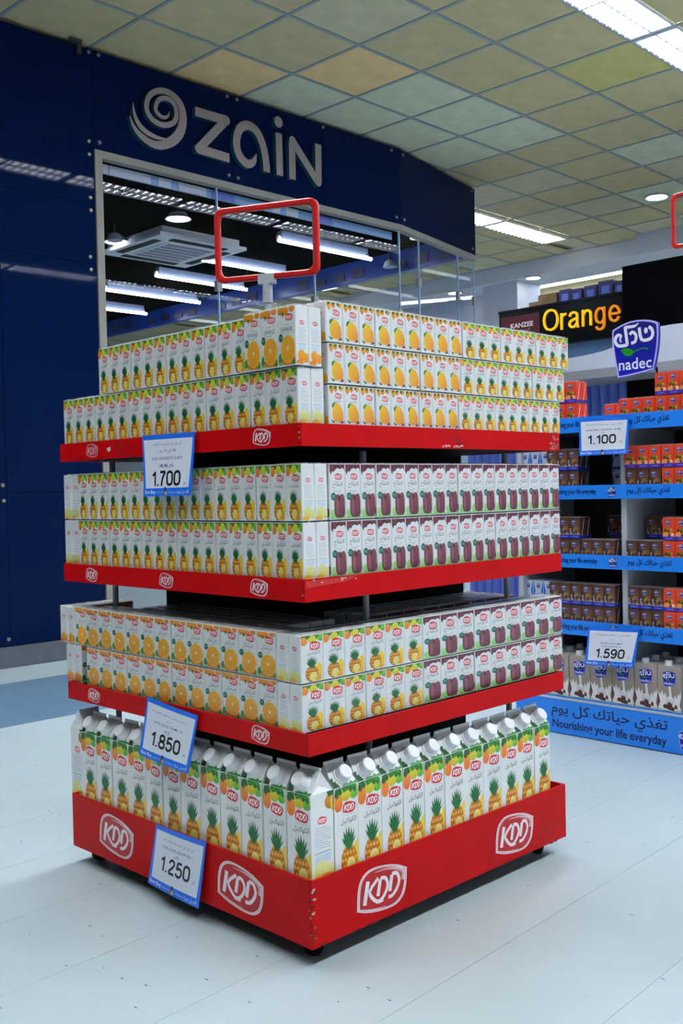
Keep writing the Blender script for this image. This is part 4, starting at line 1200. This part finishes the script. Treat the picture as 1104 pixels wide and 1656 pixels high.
# second-lowest tray
z = .4855
for L_, nm in enumerate(('lower layer', 'upper layer')):
    row_right(2, ['cocktail', 'cocktail', 'apple', 'apple', 'apple'], lerp(.006, .966, 5), .0385, z + L_ * .1025, .102, nm, x0=-.022)
    row_left(2, 'orange', lerp(-.105, -.872, 4), .0385, z + L_ * .1025, .102, nm)
    xx = -.943 if L_ == 0 else -.9705
    pack('orange', .062, .0385, .102, (xx, .014 + .095, z + L_ * .1025), -PI / 2, 'turned orange juice six-pack at the far left end of second-lowest tray, ' + nm, 'six-packs on the second-lowest tray')
sg = inst('juice_carton', carton_mesh('orange', .0555, .0385, .100), None, (-.9015, .036, z + .1025), 0, label='single loose orange juice carton wedged into the upper row at the far left', cat='juice carton')
# packs in the dark middle of the second-lowest tray: one mesh each
def inner_mesh(kind):
    b = MB(); w, d, h = .0625, .0385, .099
    for i in range(3):
        for j in range(2):
            s0 = len(b.v); carton_body(b, w - .001, d - .001, h)
            for q in range(s0, len(b.v)):
                v = b.v[q]; b.v[q] = (v[0] + (i - 1) * w, v[1] + (j - .5) * d, v[2])
            P = Print(w - .004, h * .2); fruit_band(P, 0, kind); P.emit(b, (-w / 2 + .002 + (i - 1) * w, (-1 if j == 0 else 0) * d + (.0005 if j == 0 else .0), h * .79), (1, 0, 0), (0, 0, 1), (0, -1, 0))
    m = len(b.f)
    t = .0012; z1 = h + .003
    b.face([(-1.5 * w, -d, z1), (1.5 * w, -d, z1), (1.5 * w, d, z1), (-1.5 * w, d, z1)], 1)
    return b.mesh('inner_pack', ['print', 'film'])
im = {k: inner_mesh(k) for k in ('orange', 'apple')}
for L_ in (0, 1):
    for r in range(2):
        for k in range(3):
            inst('juice_pack', im['orange'], None, (-.245 - .0 - k * .1945 - .02, .1345 + r * .0795, z + L_ * .1025), 0, label='juice six-pack hidden in the dark middle of second-lowest tray', cat='juice pack', group='six-packs in the dark middle')
        for k in range(3):
            inst('juice_pack', im['apple'], None, (-.183 - r * .0795, .43 + k * .1945, z + L_ * .1025), PI / 2, label='juice six-pack hidden in the dark middle of second-lowest tray', cat='juice pack', group='six-packs in the dark middle')

# ------------------------------------------------------------------ one-litre cartons in the bottom tray
LW, LD, LH = .0715, .0655, .190
def litre_mesh():
    mb = MB(); w, d, h = LW, LD, LH; c = WHITE
    r = [(-w / 2, -d / 2), (w / 2, -d / 2), (w / 2, d / 2), (-w / 2, d / 2)]
    for i in range(4):
        a, b = r[i], r[(i + 1) % 4]
        mb.face([(*a, 0), (*b, 0), (*b, h), (*a, h)], 0, c)
    mb.face([(*p, 0) for p in reversed(r)], 0, c)
    # gable: front panel slopes up to a ridge behind the middle, tucked side triangles, folded fin
    ry, rz = d * .06, h + .044
    A = [(-w / 2, -d / 2, h), (w / 2, -d / 2, h), (w / 2, d / 2, h), (-w / 2, d / 2, h)]
    R0, R1 = (-w * .40, ry, rz), (w * .40, ry, rz)
    mb.face([A[0], A[1], R1, R0], 0, c)
    mb.face([A[2], A[3], R0, R1], 0, c)
    for a, b, rr_ in ((A[1], A[2], R1), (A[3], A[0], R0)):
        sx = 1 if a[0] > 0 else -1
        mid = (sx * w * .36, 0, h + .012)
        mb.face([a, b, mid], 0, c); mb.face([b, rr_, mid], 0, c); mb.face([rr_, a, mid], 0, c)
    mb.box((-w * .42, ry - .001, rz - .001), (w * .42, ry + .001, rz + .006), 0, c)
    m = .0008
    fp = front_print(w - 2 * m, h - m, 'cocktail_litre'); fp.emit(mb, (-w / 2 + m, -d / 2, 0), (1, 0, 0), (0, 0, 1), (0, -1, 0))
    # leaves and pineapple crown running up the left edge onto the slope
    P = Print(w, .06); P.poly([(0, 0), (w * .18, .0), (w * .22, .010), (w * .10, .016), (w * .16, .024), (w * .03, .022), (0, .034)], '1C6A2A')
    P.poly([(w * .30, 0), (w, 0), (w * .97, .007), (w * .85, .004), (w * .78, .009), (w * .68, .004), (w * .5, .006), (w * .4, .003)], '2C8A28')
    P.poly([(0, 0), (w * .26, 0), (w * .24, .008), (w * .17, .006), (w * .20, .017), (w * .11, .012), (w * .10, .026), (w * .04, .018), (0, .030)], '12501E')
    n = Vector((0, -.044, d * .56)).normalized(); v = Vector((0, d * .56, .044)).normalized()
    P.emit(mb, (-w / 2, -d / 2, h), (1, 0, 0), v, n)
    sp_ = side_print(d - 2 * m, h - m, 'cocktail')
    sp_.ell(d * .85, h * .88, d * .24, h * .08, 'B06A10', 'D89A20'); sp_.ell(d * 1.02, h * .86, d * .16, h * .1, 'E0C020')
    sp_.poly([(d * .7, h), (d * .78, h * .93), (d, h * .95), (d, h)], '1C6A2A')
    sp_.ell(d * .6, h * .06, d * .36, h * .05, 'F09A18'); sp_.ell(d * .25, h * .05, d * .3, h * .06, 'F2C828')
    sp_.emit(mb, (w / 2, -d / 2 + m, 0), (0, 1, 0), (0, 0, 1), (1, 0, 0))
    sp_.emit(mb, (-w / 2, d / 2 - m, 0), (0, -1, 0), (0, 0, 1), (-1, 0, 0))
    return mb.mesh('carton_body', 'print')
litre_me = litre_mesh()
cn_ = Vector((0, -.044, LD * .56)).normalized(); cv_ = Vector((0, LD * .56, .044)).normalized()
cm = MB(); cm.lathe([(.0195, -.003), (.0195, .003), (.0170, .004), (.0170, .021), (.0155, .023)], o=Vector((0, -LD / 2, LH)) + cv_ * .0235, axis=cn_, n=18)
cap_me = cm.mesh('cap', 'cap_white')
for p_ in cap_me.polygons: p_.use_smooth = False
def litre(loc, rz, label, group='litre cartons in the bottom tray', tilt=None):
    t = empty('juice_carton', loc, rz, label, 'juice carton', group)
    if tilt: t.rotation_euler = (tilt[0], tilt[1], rz)
    inst('carton_body', litre_me, t); inst('cap', cap_me, t)
    return t
z = .1665
for k in range(12):
    x = -.0115 - .0748 * (k + .5)
    litre((x, .0105 + LD / 2 + random.uniform(0, .003), z), jit(.03), 'tall cocktail juice carton, bottom tray, %s along the left side from near corner' % ORD[k])
for k in range(11):
    y = .080 + .0728 * (k + .5)
    litre((-.0105 - LD / 2 - random.uniform(0, .003), y, z), PI / 2 + jit(.03), 'tall cocktail juice carton, bottom tray, %s along the right side after the corner' % ORD[k])
litre((-.9385, .0125 + .040, z + .0022), -PI / 2, 'tall cocktail juice carton turned sideways at the left end of the bottom tray', tilt=None)

# ------------------------------------------------------------------ price tags
def price_tag(corners, n, lines, price, pos, label, curl=.004):
    """corners: top-left, top-right, bottom-right, bottom-left in world; slightly curled paper card"""
    tl, tr, br, bl = [Vector(c) for c in corners]; n = Vector(n)
    W = ((tr - tl).length + (br - bl).length) / 2; H = ((tl - bl).length + (tr - br).length) / 2
    P = Print(W, H)
    P.rect(0, 0, W, H, '1470E8')
    P.poly([(W * .055, H * .13), (W * .945, H * .13), (W * .97, H * .92), (W * .03, H * .92)], 'DDE3EE')
    for (t, cy, w, h, arab) in lines:
        P.text(arabic(t) if arab else t, W * .5, H * cy, w=W * w, h=H * h, c='3C4248', res=2, bold=.0 if arab else .004)
    stroke_text(P, price, W * pos[0], H * (pos[1] - .115), H * .235, w=W * .60)
    P.text('JD', W * .87, H * (pos[1] - .09), w=W * .05, h=H * .05, c='50565C', res=2)
    P.text('Best Buy', W * .16, H * .062, w=W * .24, h=H * .075, c='F0F4FA', bold=.012, res=2)
    P.text('supermarket', W * .385, H * .06, w=W * .17, h=H * .035, c='D0DCF4', res=1)
    P.rect(W * .475, H * .07, W * .51, H * .145, '1A1E78'); P.rect(W * .46, H * .03, W * .49, H * .075, 'B82838'); P.rect(W * .49, H * .02, W * .525, H * .075, 'E8B82A')
    P.text(arabic('سوبرماركت'), W * .62, H * .062, w=W * .16, h=H * .05, c='D0DCF4', res=1)
    P.text(arabic('أفضل شراء'), W * .84, H * .066, w=W * .24, h=H * .085, c='F0F4FA', res=2)
    mb = MB()
    nu, nvv = 12, 10
    def at(s, t, off):
        p = (bl * (1 - s) + br * s) * (1 - t) + (tl * (1 - s) + tr * s) * t
        return p + n * (off + curl * (math.sin(PI * s * 1.0) * .8 + (1 - t) ** 2 * 1.2))
    for i in range(nu):
        for j in range(nvv):
            for off, rev in ((0, True), (.0006, False)):
                q = [at(i / nu, j / nvv, off), at((i + 1) / nu, j / nvv, off), at((i + 1) / nu, (j + 1) / nvv, off), at(i / nu, (j + 1) / nvv, off)]
                if (q[1] - q[0]).cross(q[3] - q[0]).dot(n) < 0: q.reverse()
                if rev: q.reverse()
                mb.face(q, 0, lin('1470E8'))
    for pts, cols, l in P.items:
        # split big pieces so that they follow the curl
        cells = [(pts, cols)]
        xs = [p[0] for p in pts]; ysx = [p[1] for p in pts]
        if max(xs) - min(xs) > W / nu * .99 or max(ysx) - min(ysx) > H / nvv * .99:
            cells = []
            for i in range(nu):
                for j in range(nvv):
                    a, c = clip_poly(pts, cols, W * i / nu, H * j / nvv, W * (i + 1) / nu, H * (j + 1) / nvv)
                    if len(a) >= 3: cells.append((a, c))
        for a, c in cells:
            q = [at(p[0] / W, p[1] / H, .0010 + l * .00002) for p in a]
            if (q[1] - q[0]).cross(q[2] - q[0]).dot(n) < 0: q.reverse(); c = list(reversed(c))
            mb.face(q, 0, [tuple(k) for k in c])
    mb.build('price_tag', 'print', label=label, cat='price tag')
yt = -.006
price_tag([(-.557, yt, 1.126), (-.347, yt, 1.124), (-.346, yt - .012, .981), (-.532, yt - .012, .980)], (0, -1, 0),
          [('كي دي دي عصير عدة نكهات', .835, .56, .07, True), ('180 مل *6 حبات', .725, .36, .07, True), ('KDD ASSORETD JUICE', .60, .60, .06, False), ('180 ML X6', .49, .28, .055, False)],
          '1.700', (.50, .28), 'blue edged price tag reading 1.700 on the top tray')
price_tag([(-.562, yt, .497), (-.362, yt, .478), (-.382, yt - .012, .344), (-.581, yt - .012, .356)], (0, -1, 0),
          [('كي دي دي عصير عدة نكهات 250مل *6', .80, .68, .06, True), ('حبات', .715, .08, .045, True), ('KDD JUICE 250ML *6', .63, .56, .06, False), ('PCS', .535, .10, .05, False)],
          '1.850', (.50, .355), 'blue edged price tag reading 1.850 on the second-lowest tray')
price_tag([(-.539, yt, .192), (-.343, yt, .192), (-.364, yt - .006, .036), (-.566, yt - .006, .045)], (0, -1, 0),
          [('كي دي دي عصير عدة نكهات 1لتر', .80, .62, .06, True), ('KDD JUICE ASSORTED 1', .68, .60, .055, False), ('LTR', .595, .09, .045, False)],
          '1.250', (.50, .42), 'blue edged price tag reading 1.250 on the bottom tray')

# ------------------------------------------------------------------ red poster frames
def red_frame(o, u, W, H, z0, stem_to, label, r=.009):
    u = Vector(u).normalized(); n = Vector((u.y, -u.x, 0)); o = Vector(o)
    t = empty('sign_frame', (o.x, o.y, stem_to), 0, label, 'sign frame')
    def L(p): return Vector(p) - Vector((o.x, o.y, stem_to))
    c = .022
    pts = []
    for (x, z, a0) in ((W / 2 - c, H - c, 0), (-W / 2 + c, H - c, PI / 2), (-W / 2 + c, c, PI), (W / 2 - c, c, 1.5 * PI)):
        for k in range(5):
            a = a0 + PI / 2 * k / 4
            pts.append((x + c * math.cos(a), z + c * math.sin(a)))
    b = MB()
    def ring(ins, off): return [L(o + u * (p[0] * (1 - 2 * ins / W)) + Vector((0, 0, z0 + H / 2 + (p[1] - H / 2) * (1 - 2 * ins / H))) + n * off) for p in pts]
    prof = [ring(0, -.005), ring(0, .005), ring(.003, .008), ring(.012, .008), ring(.015, .004), ring(.015, -.005)]
    for a, q in zip(prof, prof[1:] + prof[:1]):
        for k in range(len(pts)): b.face([a[k], a[(k + 1) % len(pts)], q[(k + 1) % len(pts)], q[k]])
    b.build('frame', 'red_frame', t)
    b = MB()
    q = [L(o + u * s + n * d + Vector((0, 0, z))) for s, d, z in ((-.022, -.009, z0 - .012), (.022, -.009, z0 - .012), (.022, .011, z0 - .012), (-.022, .011, z0 - .012), (-.022, -.009, z0 + .013), (.022, -.009, z0 + .013), (.022, .011, z0 + .013), (-.022, .011, z0 + .013))]
    for k in ((0, 3, 2, 1), (4, 5, 6, 7), (0, 1, 5, 4), (1, 2, 6, 5), (2, 3, 7, 6), (3, 0, 4, 7)): b.face([q[i] for i in k])
    b.build('clip', 'clear_plastic', t)
    b = MB(); b.tube([L(o + Vector((0, 0, z0 - .012))), L(o + Vector((0, 0, z0 - .06)))], .013, 10); b.tube([L(o + Vector((0, 0, z0 - .06))), L((o.x, o.y, stem_to))], .009, 10)
    b.build('stem', 'clear_plastic', t)
red_frame((-.478, .333, 0), (.263, .127, 0), .2900, .194, 1.531, 1.123, 'empty red poster frame standing on the top of the juice display', .009)

# ------------------------------------------------------------------ dairy shelf unit
GY = 2.05
gon = empty('shelf_unit', (-.2, GY + .2, 0), 0, 'white shelf unit with bright blue shelf strips behind the display', 'shelf unit')
GO = Vector((-.2, GY + .2, 0))
def go(mb, name, mats, parent=gon, **k):
    o = mb.build(name, mats, parent, **k); o.location = (-GO.x, -GO.y, 0) if parent is gon else (0, 0, 0)
    return o
GX0, GX1, GD = -.965, .46, .42
b = MB(); b.box((GX0, GY + GD, .0), (GX1, GY + GD + .02, 1.235)); go(b, 'back_panel', 'gondola_back')
for x in (GX0, -.490, .0, GX1 - .02):
    b = MB(); b.box((x, GY + .035, .14), (x + .022, GY + GD, 1.21)); go(b, 'upright', 'gondola_white')
def strip_text(mb, x0, z0, h, cell, first):
    P = Print(GX1 - GX0, h)
    for k in range(-1, 2):
        x = first + k * cell - GX0
        P.text('Nourishing your life everyday', x - .140, h * .50, w=.205, h=h * .50, c='080E58', res=2, bold=.022)
        nadec(P, x + .03, h * .50, h * .72, 1)
        P.text(arabic('تغذي حياتك كل يوم'), x + .180, h * .50, w=.175, h=h * .58, c='080E58', res=2, bold=.02)
    P.emit(mb, (GX0, GY - .0002, z0), (1, 0, 0), (0, 0, 1), (0, -1, 0), eps=.00002)
FLOORS = []
for k, (z0, z1) in enumerate(((.400, .457), (.663, .716), (.930, .983), (1.188, 1.247))):
    b = MB(); b.box((GX0, GY + .006, z0 + .008), (GX1, GY + GD, z1 - .026)); sh = go(b, 'shelf', 'gondola_white')
    b = MB(); b.box((GX0, GY, z0), (GX1, GY + .005, z1)); s_o = go(b, 'price_strip', 'strip_blue', sh)
    b = MB(); strip_text(b, GX0, z0, z1 - z0, .62, -.538); go(b, 'strip_lettering', 'print', sh, label='dark blue slogan lettering')
    FLOORS.append(z1 - .0255)
b = MB(); b.box((GX0, GY, .004), (GX1, GY + .012, .140)); b.box((GX0, GY + .012, .10), (GX1, GY + GD, .1495)); base = go(b, 'base', 'strip_blue')
b = MB(); P = Print(1.4, .136)
for x in (.46, 1.22):
    P.text(arabic('تغذي حياتك كل يوم'), x, .088, w=.50, h=.062, c='0A0E50', res=4, bold=.012)
    P.text('Nourishing your life everyday', x, .033, w=.49, h=.044, c='0A0E50', res=3, bold=.02)
    nadec(P, x + .325, .055, .07, 2)
P.emit(b, (GX0 - .04, GY - .0002, .004), (1, 0, 0), (0, 0, 1), (0, -1, 0), eps=.00002); go(b, 'base_lettering', 'print', base, label='large slogan lettering')
b = MB(); b.box((GX0, GY - .002, .1385), (GX1, GY + .012, .1445)); go(b, 'base_edge', 'gondola_white', base)
b = MB()
for k in range(9): b.tube([(GX0 - .005, GY + .06 + k * .04, .50), (GX0 - .005, GY + .06 + k * .04, .66)], .002, 5)
for zz in (.51, .56, .61, .655): b.tube([(GX0 - .005, GY + .05, zz), (GX0 - .005, GY + .40, zz)], .002, 5)
go(b, 'wire_divider', 'wire')

SW, SD, SH = .0492, .040, .085
NM = {'choc': 'brown chocolate milk', 'fruit': 'orange-red fruit milk', 'milk': 'white and blue milk'}
SN = ['lowest shelf', 'second shelf from below', 'third shelf from below', 'top shelf']
def npack(kind, x0, s, layer, label, y=GY + .022, nx=3, name='milk_pack'):
    pack(kind, SW, SD, SH, (x0 + nx * SW / 2, y + SD, FLOORS[s] + layer * .0855), jit(.008), label, 'milk packs on the %s' % SN[s], nx=nx, catname='milk pack', name=name)
LY = ['lower layer', 'upper layer']
# lowest strip shelf
for L_ in (0, 1):
    npack('milk', -.962, 0, L_, 'white and blue milk pack at the left end of the lowest strip shelf, ' + LY[L_], y=GY + .06)
    npack('choc', -.810, 0, L_, 'chocolate milk pack beside the white packs on the lowest strip shelf, ' + LY[L_])
    npack('choc', -.661, 0, L_, 'chocolate milk pack left of the upright on the lowest strip shelf, ' + LY[L_])
    npack('choc', -.4655, 0, L_, 'chocolate milk pack right of the upright on the lowest strip shelf, ' + LY[L_], y=GY + .03)
    npack('fruit', -.316, 0, L_, 'orange-red milk pack at the right edge of the lowest strip shelf, ' + LY[L_])
# second
npack('choc', -.810, 1, 0, 'chocolate milk pack behind the juice tray edge on the second strip shelf, lower layer')
npack('choc', -.810, 1, 1, 'chocolate milk pack behind the juice tray edge on the second strip shelf, upper layer')
npack('choc', -.660, 1, 0, 'chocolate milk pack standing alone left of the upright on the second strip shelf')
npack('choc', -.660, 1, 0, 'dark chocolate milk pack deep in the shade of the second strip shelf, lower layer', y=GY + .22)
npack('choc', -.660, 1, 1, 'dark chocolate milk pack deep in the shade of the second strip shelf, upper layer', y=GY + .22)
npack('choc', -.4655, 1, 0, 'chocolate milk pack right of the upright on the second strip shelf', y=GY + .022)
npack('choc', -.450, 1, 0, 'dark chocolate milk pack set back right of the upright, second strip shelf, lower layer', y=GY + .15)
npack('choc', -.450, 1, 1, 'dark chocolate milk pack set back right of the upright, second strip shelf, upper layer', y=GY + .15)
for L_ in (0, 1): npack('fruit', -.316, 1, L_, 'orange-red milk pack at the right edge of the second strip shelf, ' + LY[L_])
# third
for L_ in (0, 1):
    npack('milk', -.960, 2, L_, 'white and blue milk pack at the left end of the third strip shelf, ' + LY[L_], y=GY + .05)
    npack('choc', -.812, 2, L_, 'chocolate milk pack left of the 1.100 tag on the third strip shelf, ' + LY[L_])
    npack('milk', -.650, 2, L_, 'blue milk pack deep in the shade under the 1.100 tag, ' + LY[L_], y=GY + .24)
npack('choc', -.4655, 2, 0, 'chocolate milk pack under the orange-red packs on the third strip shelf')
npack('fruit', -.4655, 2, 1, 'orange-red milk pack on top of a chocolate pack on the third strip shelf')
for L_ in (0, 1): npack('fruit', -.316, 2, L_, 'orange-red milk pack at the right edge of the third strip shelf, ' + LY[L_])
# top
npack('fruit', -.818, 3, 0, 'orange-red milk pack at the juice tray edge on the top shelf, lower layer')
npack('fruit', -.818, 3, 1, 'orange-red milk pack at the juice tray edge on the top shelf, upper layer')
npack('fruit', -.655, 3, 0, 'orange-red milk pack set back left of the shield sign on the top shelf', y=GY + .20)
npack('fruit', -.4865, 3, 0, 'orange-red milk pack below the shield sign on the top shelf')
npack('fruit', -.38, 3, 0, 'shaded orange-red milk pack set back below the shield sign, lower layer', y=GY + .13)
npack('fruit', -.38, 3, 1, 'shaded orange-red milk pack set back below the shield sign, upper layer', y=GY + .13)
npack('fruit', -.338, 3, 0, 'orange-red milk pack at the right edge of the top shelf, lower layer')
npack('fruit', -.338, 3, 1, 'orange-red milk pack at the right edge of the top shelf, upper layer')
# litre chocolate milk on the base
NW, ND, NH = .0925, .072, .166
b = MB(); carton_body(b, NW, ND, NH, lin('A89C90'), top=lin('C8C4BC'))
front_print(NW - .002, NH - .002, 'choc_litre').emit(b, (-NW / 2 + .001, -ND / 2, .001), (1, 0, 0), (0, 0, 1), (0, -1, 0))
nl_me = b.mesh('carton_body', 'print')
b = MB(); b.lathe([(.0165, 0), (.0165, .003), (.0140, .004), (.0140, .016), (.0125, .018)], o=(-.012, -.012, NH), n=16); nc_me = b.mesh('cap', 'cap_white')
for r in range(3):
    for k in range(7):
        x = -.868 + k * .0945
        if r == 0: lb = 'one-litre chocolate milk carton on the base shelf, %s from the right picture edge' % ORD[6 - k]
        else: lb = 'one-litre chocolate milk carton in the back rows of the base shelf'
        t = empty('milk_carton', (x + .006, GY + .052 + r * .076, .1495), jit(.02), lb, 'milk carton', 'chocolate milk cartons on the base shelf' if r == 0 else 'chocolate milk cartons in the back rows')
        inst('carton_body', nl_me, t); inst('cap', nc_me, t)
price_tag([(-.636, GY - .012, 1.238), (-.425, GY - .012, 1.234), (-.425, GY - .022, 1.097), (-.631, GY - .022, 1.096)], (0, -1, 0),
          [('نادك حليب عدة نكهات 125مل *6', .82, .74, .06, True), ('NADEC MILK ASSORTED 125 ML', .68, .72, .05, False), ('X6', .60, .06, .04, False)],
          '1.100', (.48, .42), 'blue edged price tag reading 1.100 on the dairy shelf')
price_tag([(-.610, GY - .012, .437), (-.393, GY - .012, .446), (-.413, GY - .022, .304), (-.622, GY - .022, .293)], (0, -1, 0),
          [('نادك حليب بنكهة الشوكولاته 1', .82, .68, .06, True), ('لتر', .71, .06, .04, True), ('NADEC UHT MILK', .60, .46, .045, False), ('CHOCOLATE 1L', .52, .40, .04, False)],
          '1.590', (.50, .33), 'blue edged price tag reading 1.590 above the litre chocolate milk')
# shield sign
sh = empty('shield_sign', (-.41, GY + .012, 1.2215), 0, 'blue shield shaped nadec sign with a green leaf on the top shelf', 'sign')
b = MB(); kk = .203
b.prism([(p[0] * kk, p[1] * kk) for p in NADEC_SHAPE], (0, .014, .270), (1, 0, 0), (0, 0, 1), (0, -1, 0), .014, c=lin('1A1A90')); b.build('plate', 'print', sh)
b = MB(); P = Print(kk, kk, clip=False); nadec(P, 0, 0, kk, 2); P.emit(b, (0, -.0002, .270), (1, 0, 0), (0, 0, 1), (0, -1, 0), eps=.00003); b.build('emblem', 'print', sh)
b = MB(); b.tube([(-.085, .010, 0), (-.085, .010, .01)], .012); b.tube([(.02, .125, .0), (.02, .125, .20)], .004, 6); b.tube([(.02, .125, .20), (.02, .024, .20)], .004, 6); b.build('stem', 'black', sh)
red_frame((-.352, 2.535, 0), (1, -.10, 0), .315, .222, 1.94, 1.24, 'red poster frame cut off by the right edge of the picture')
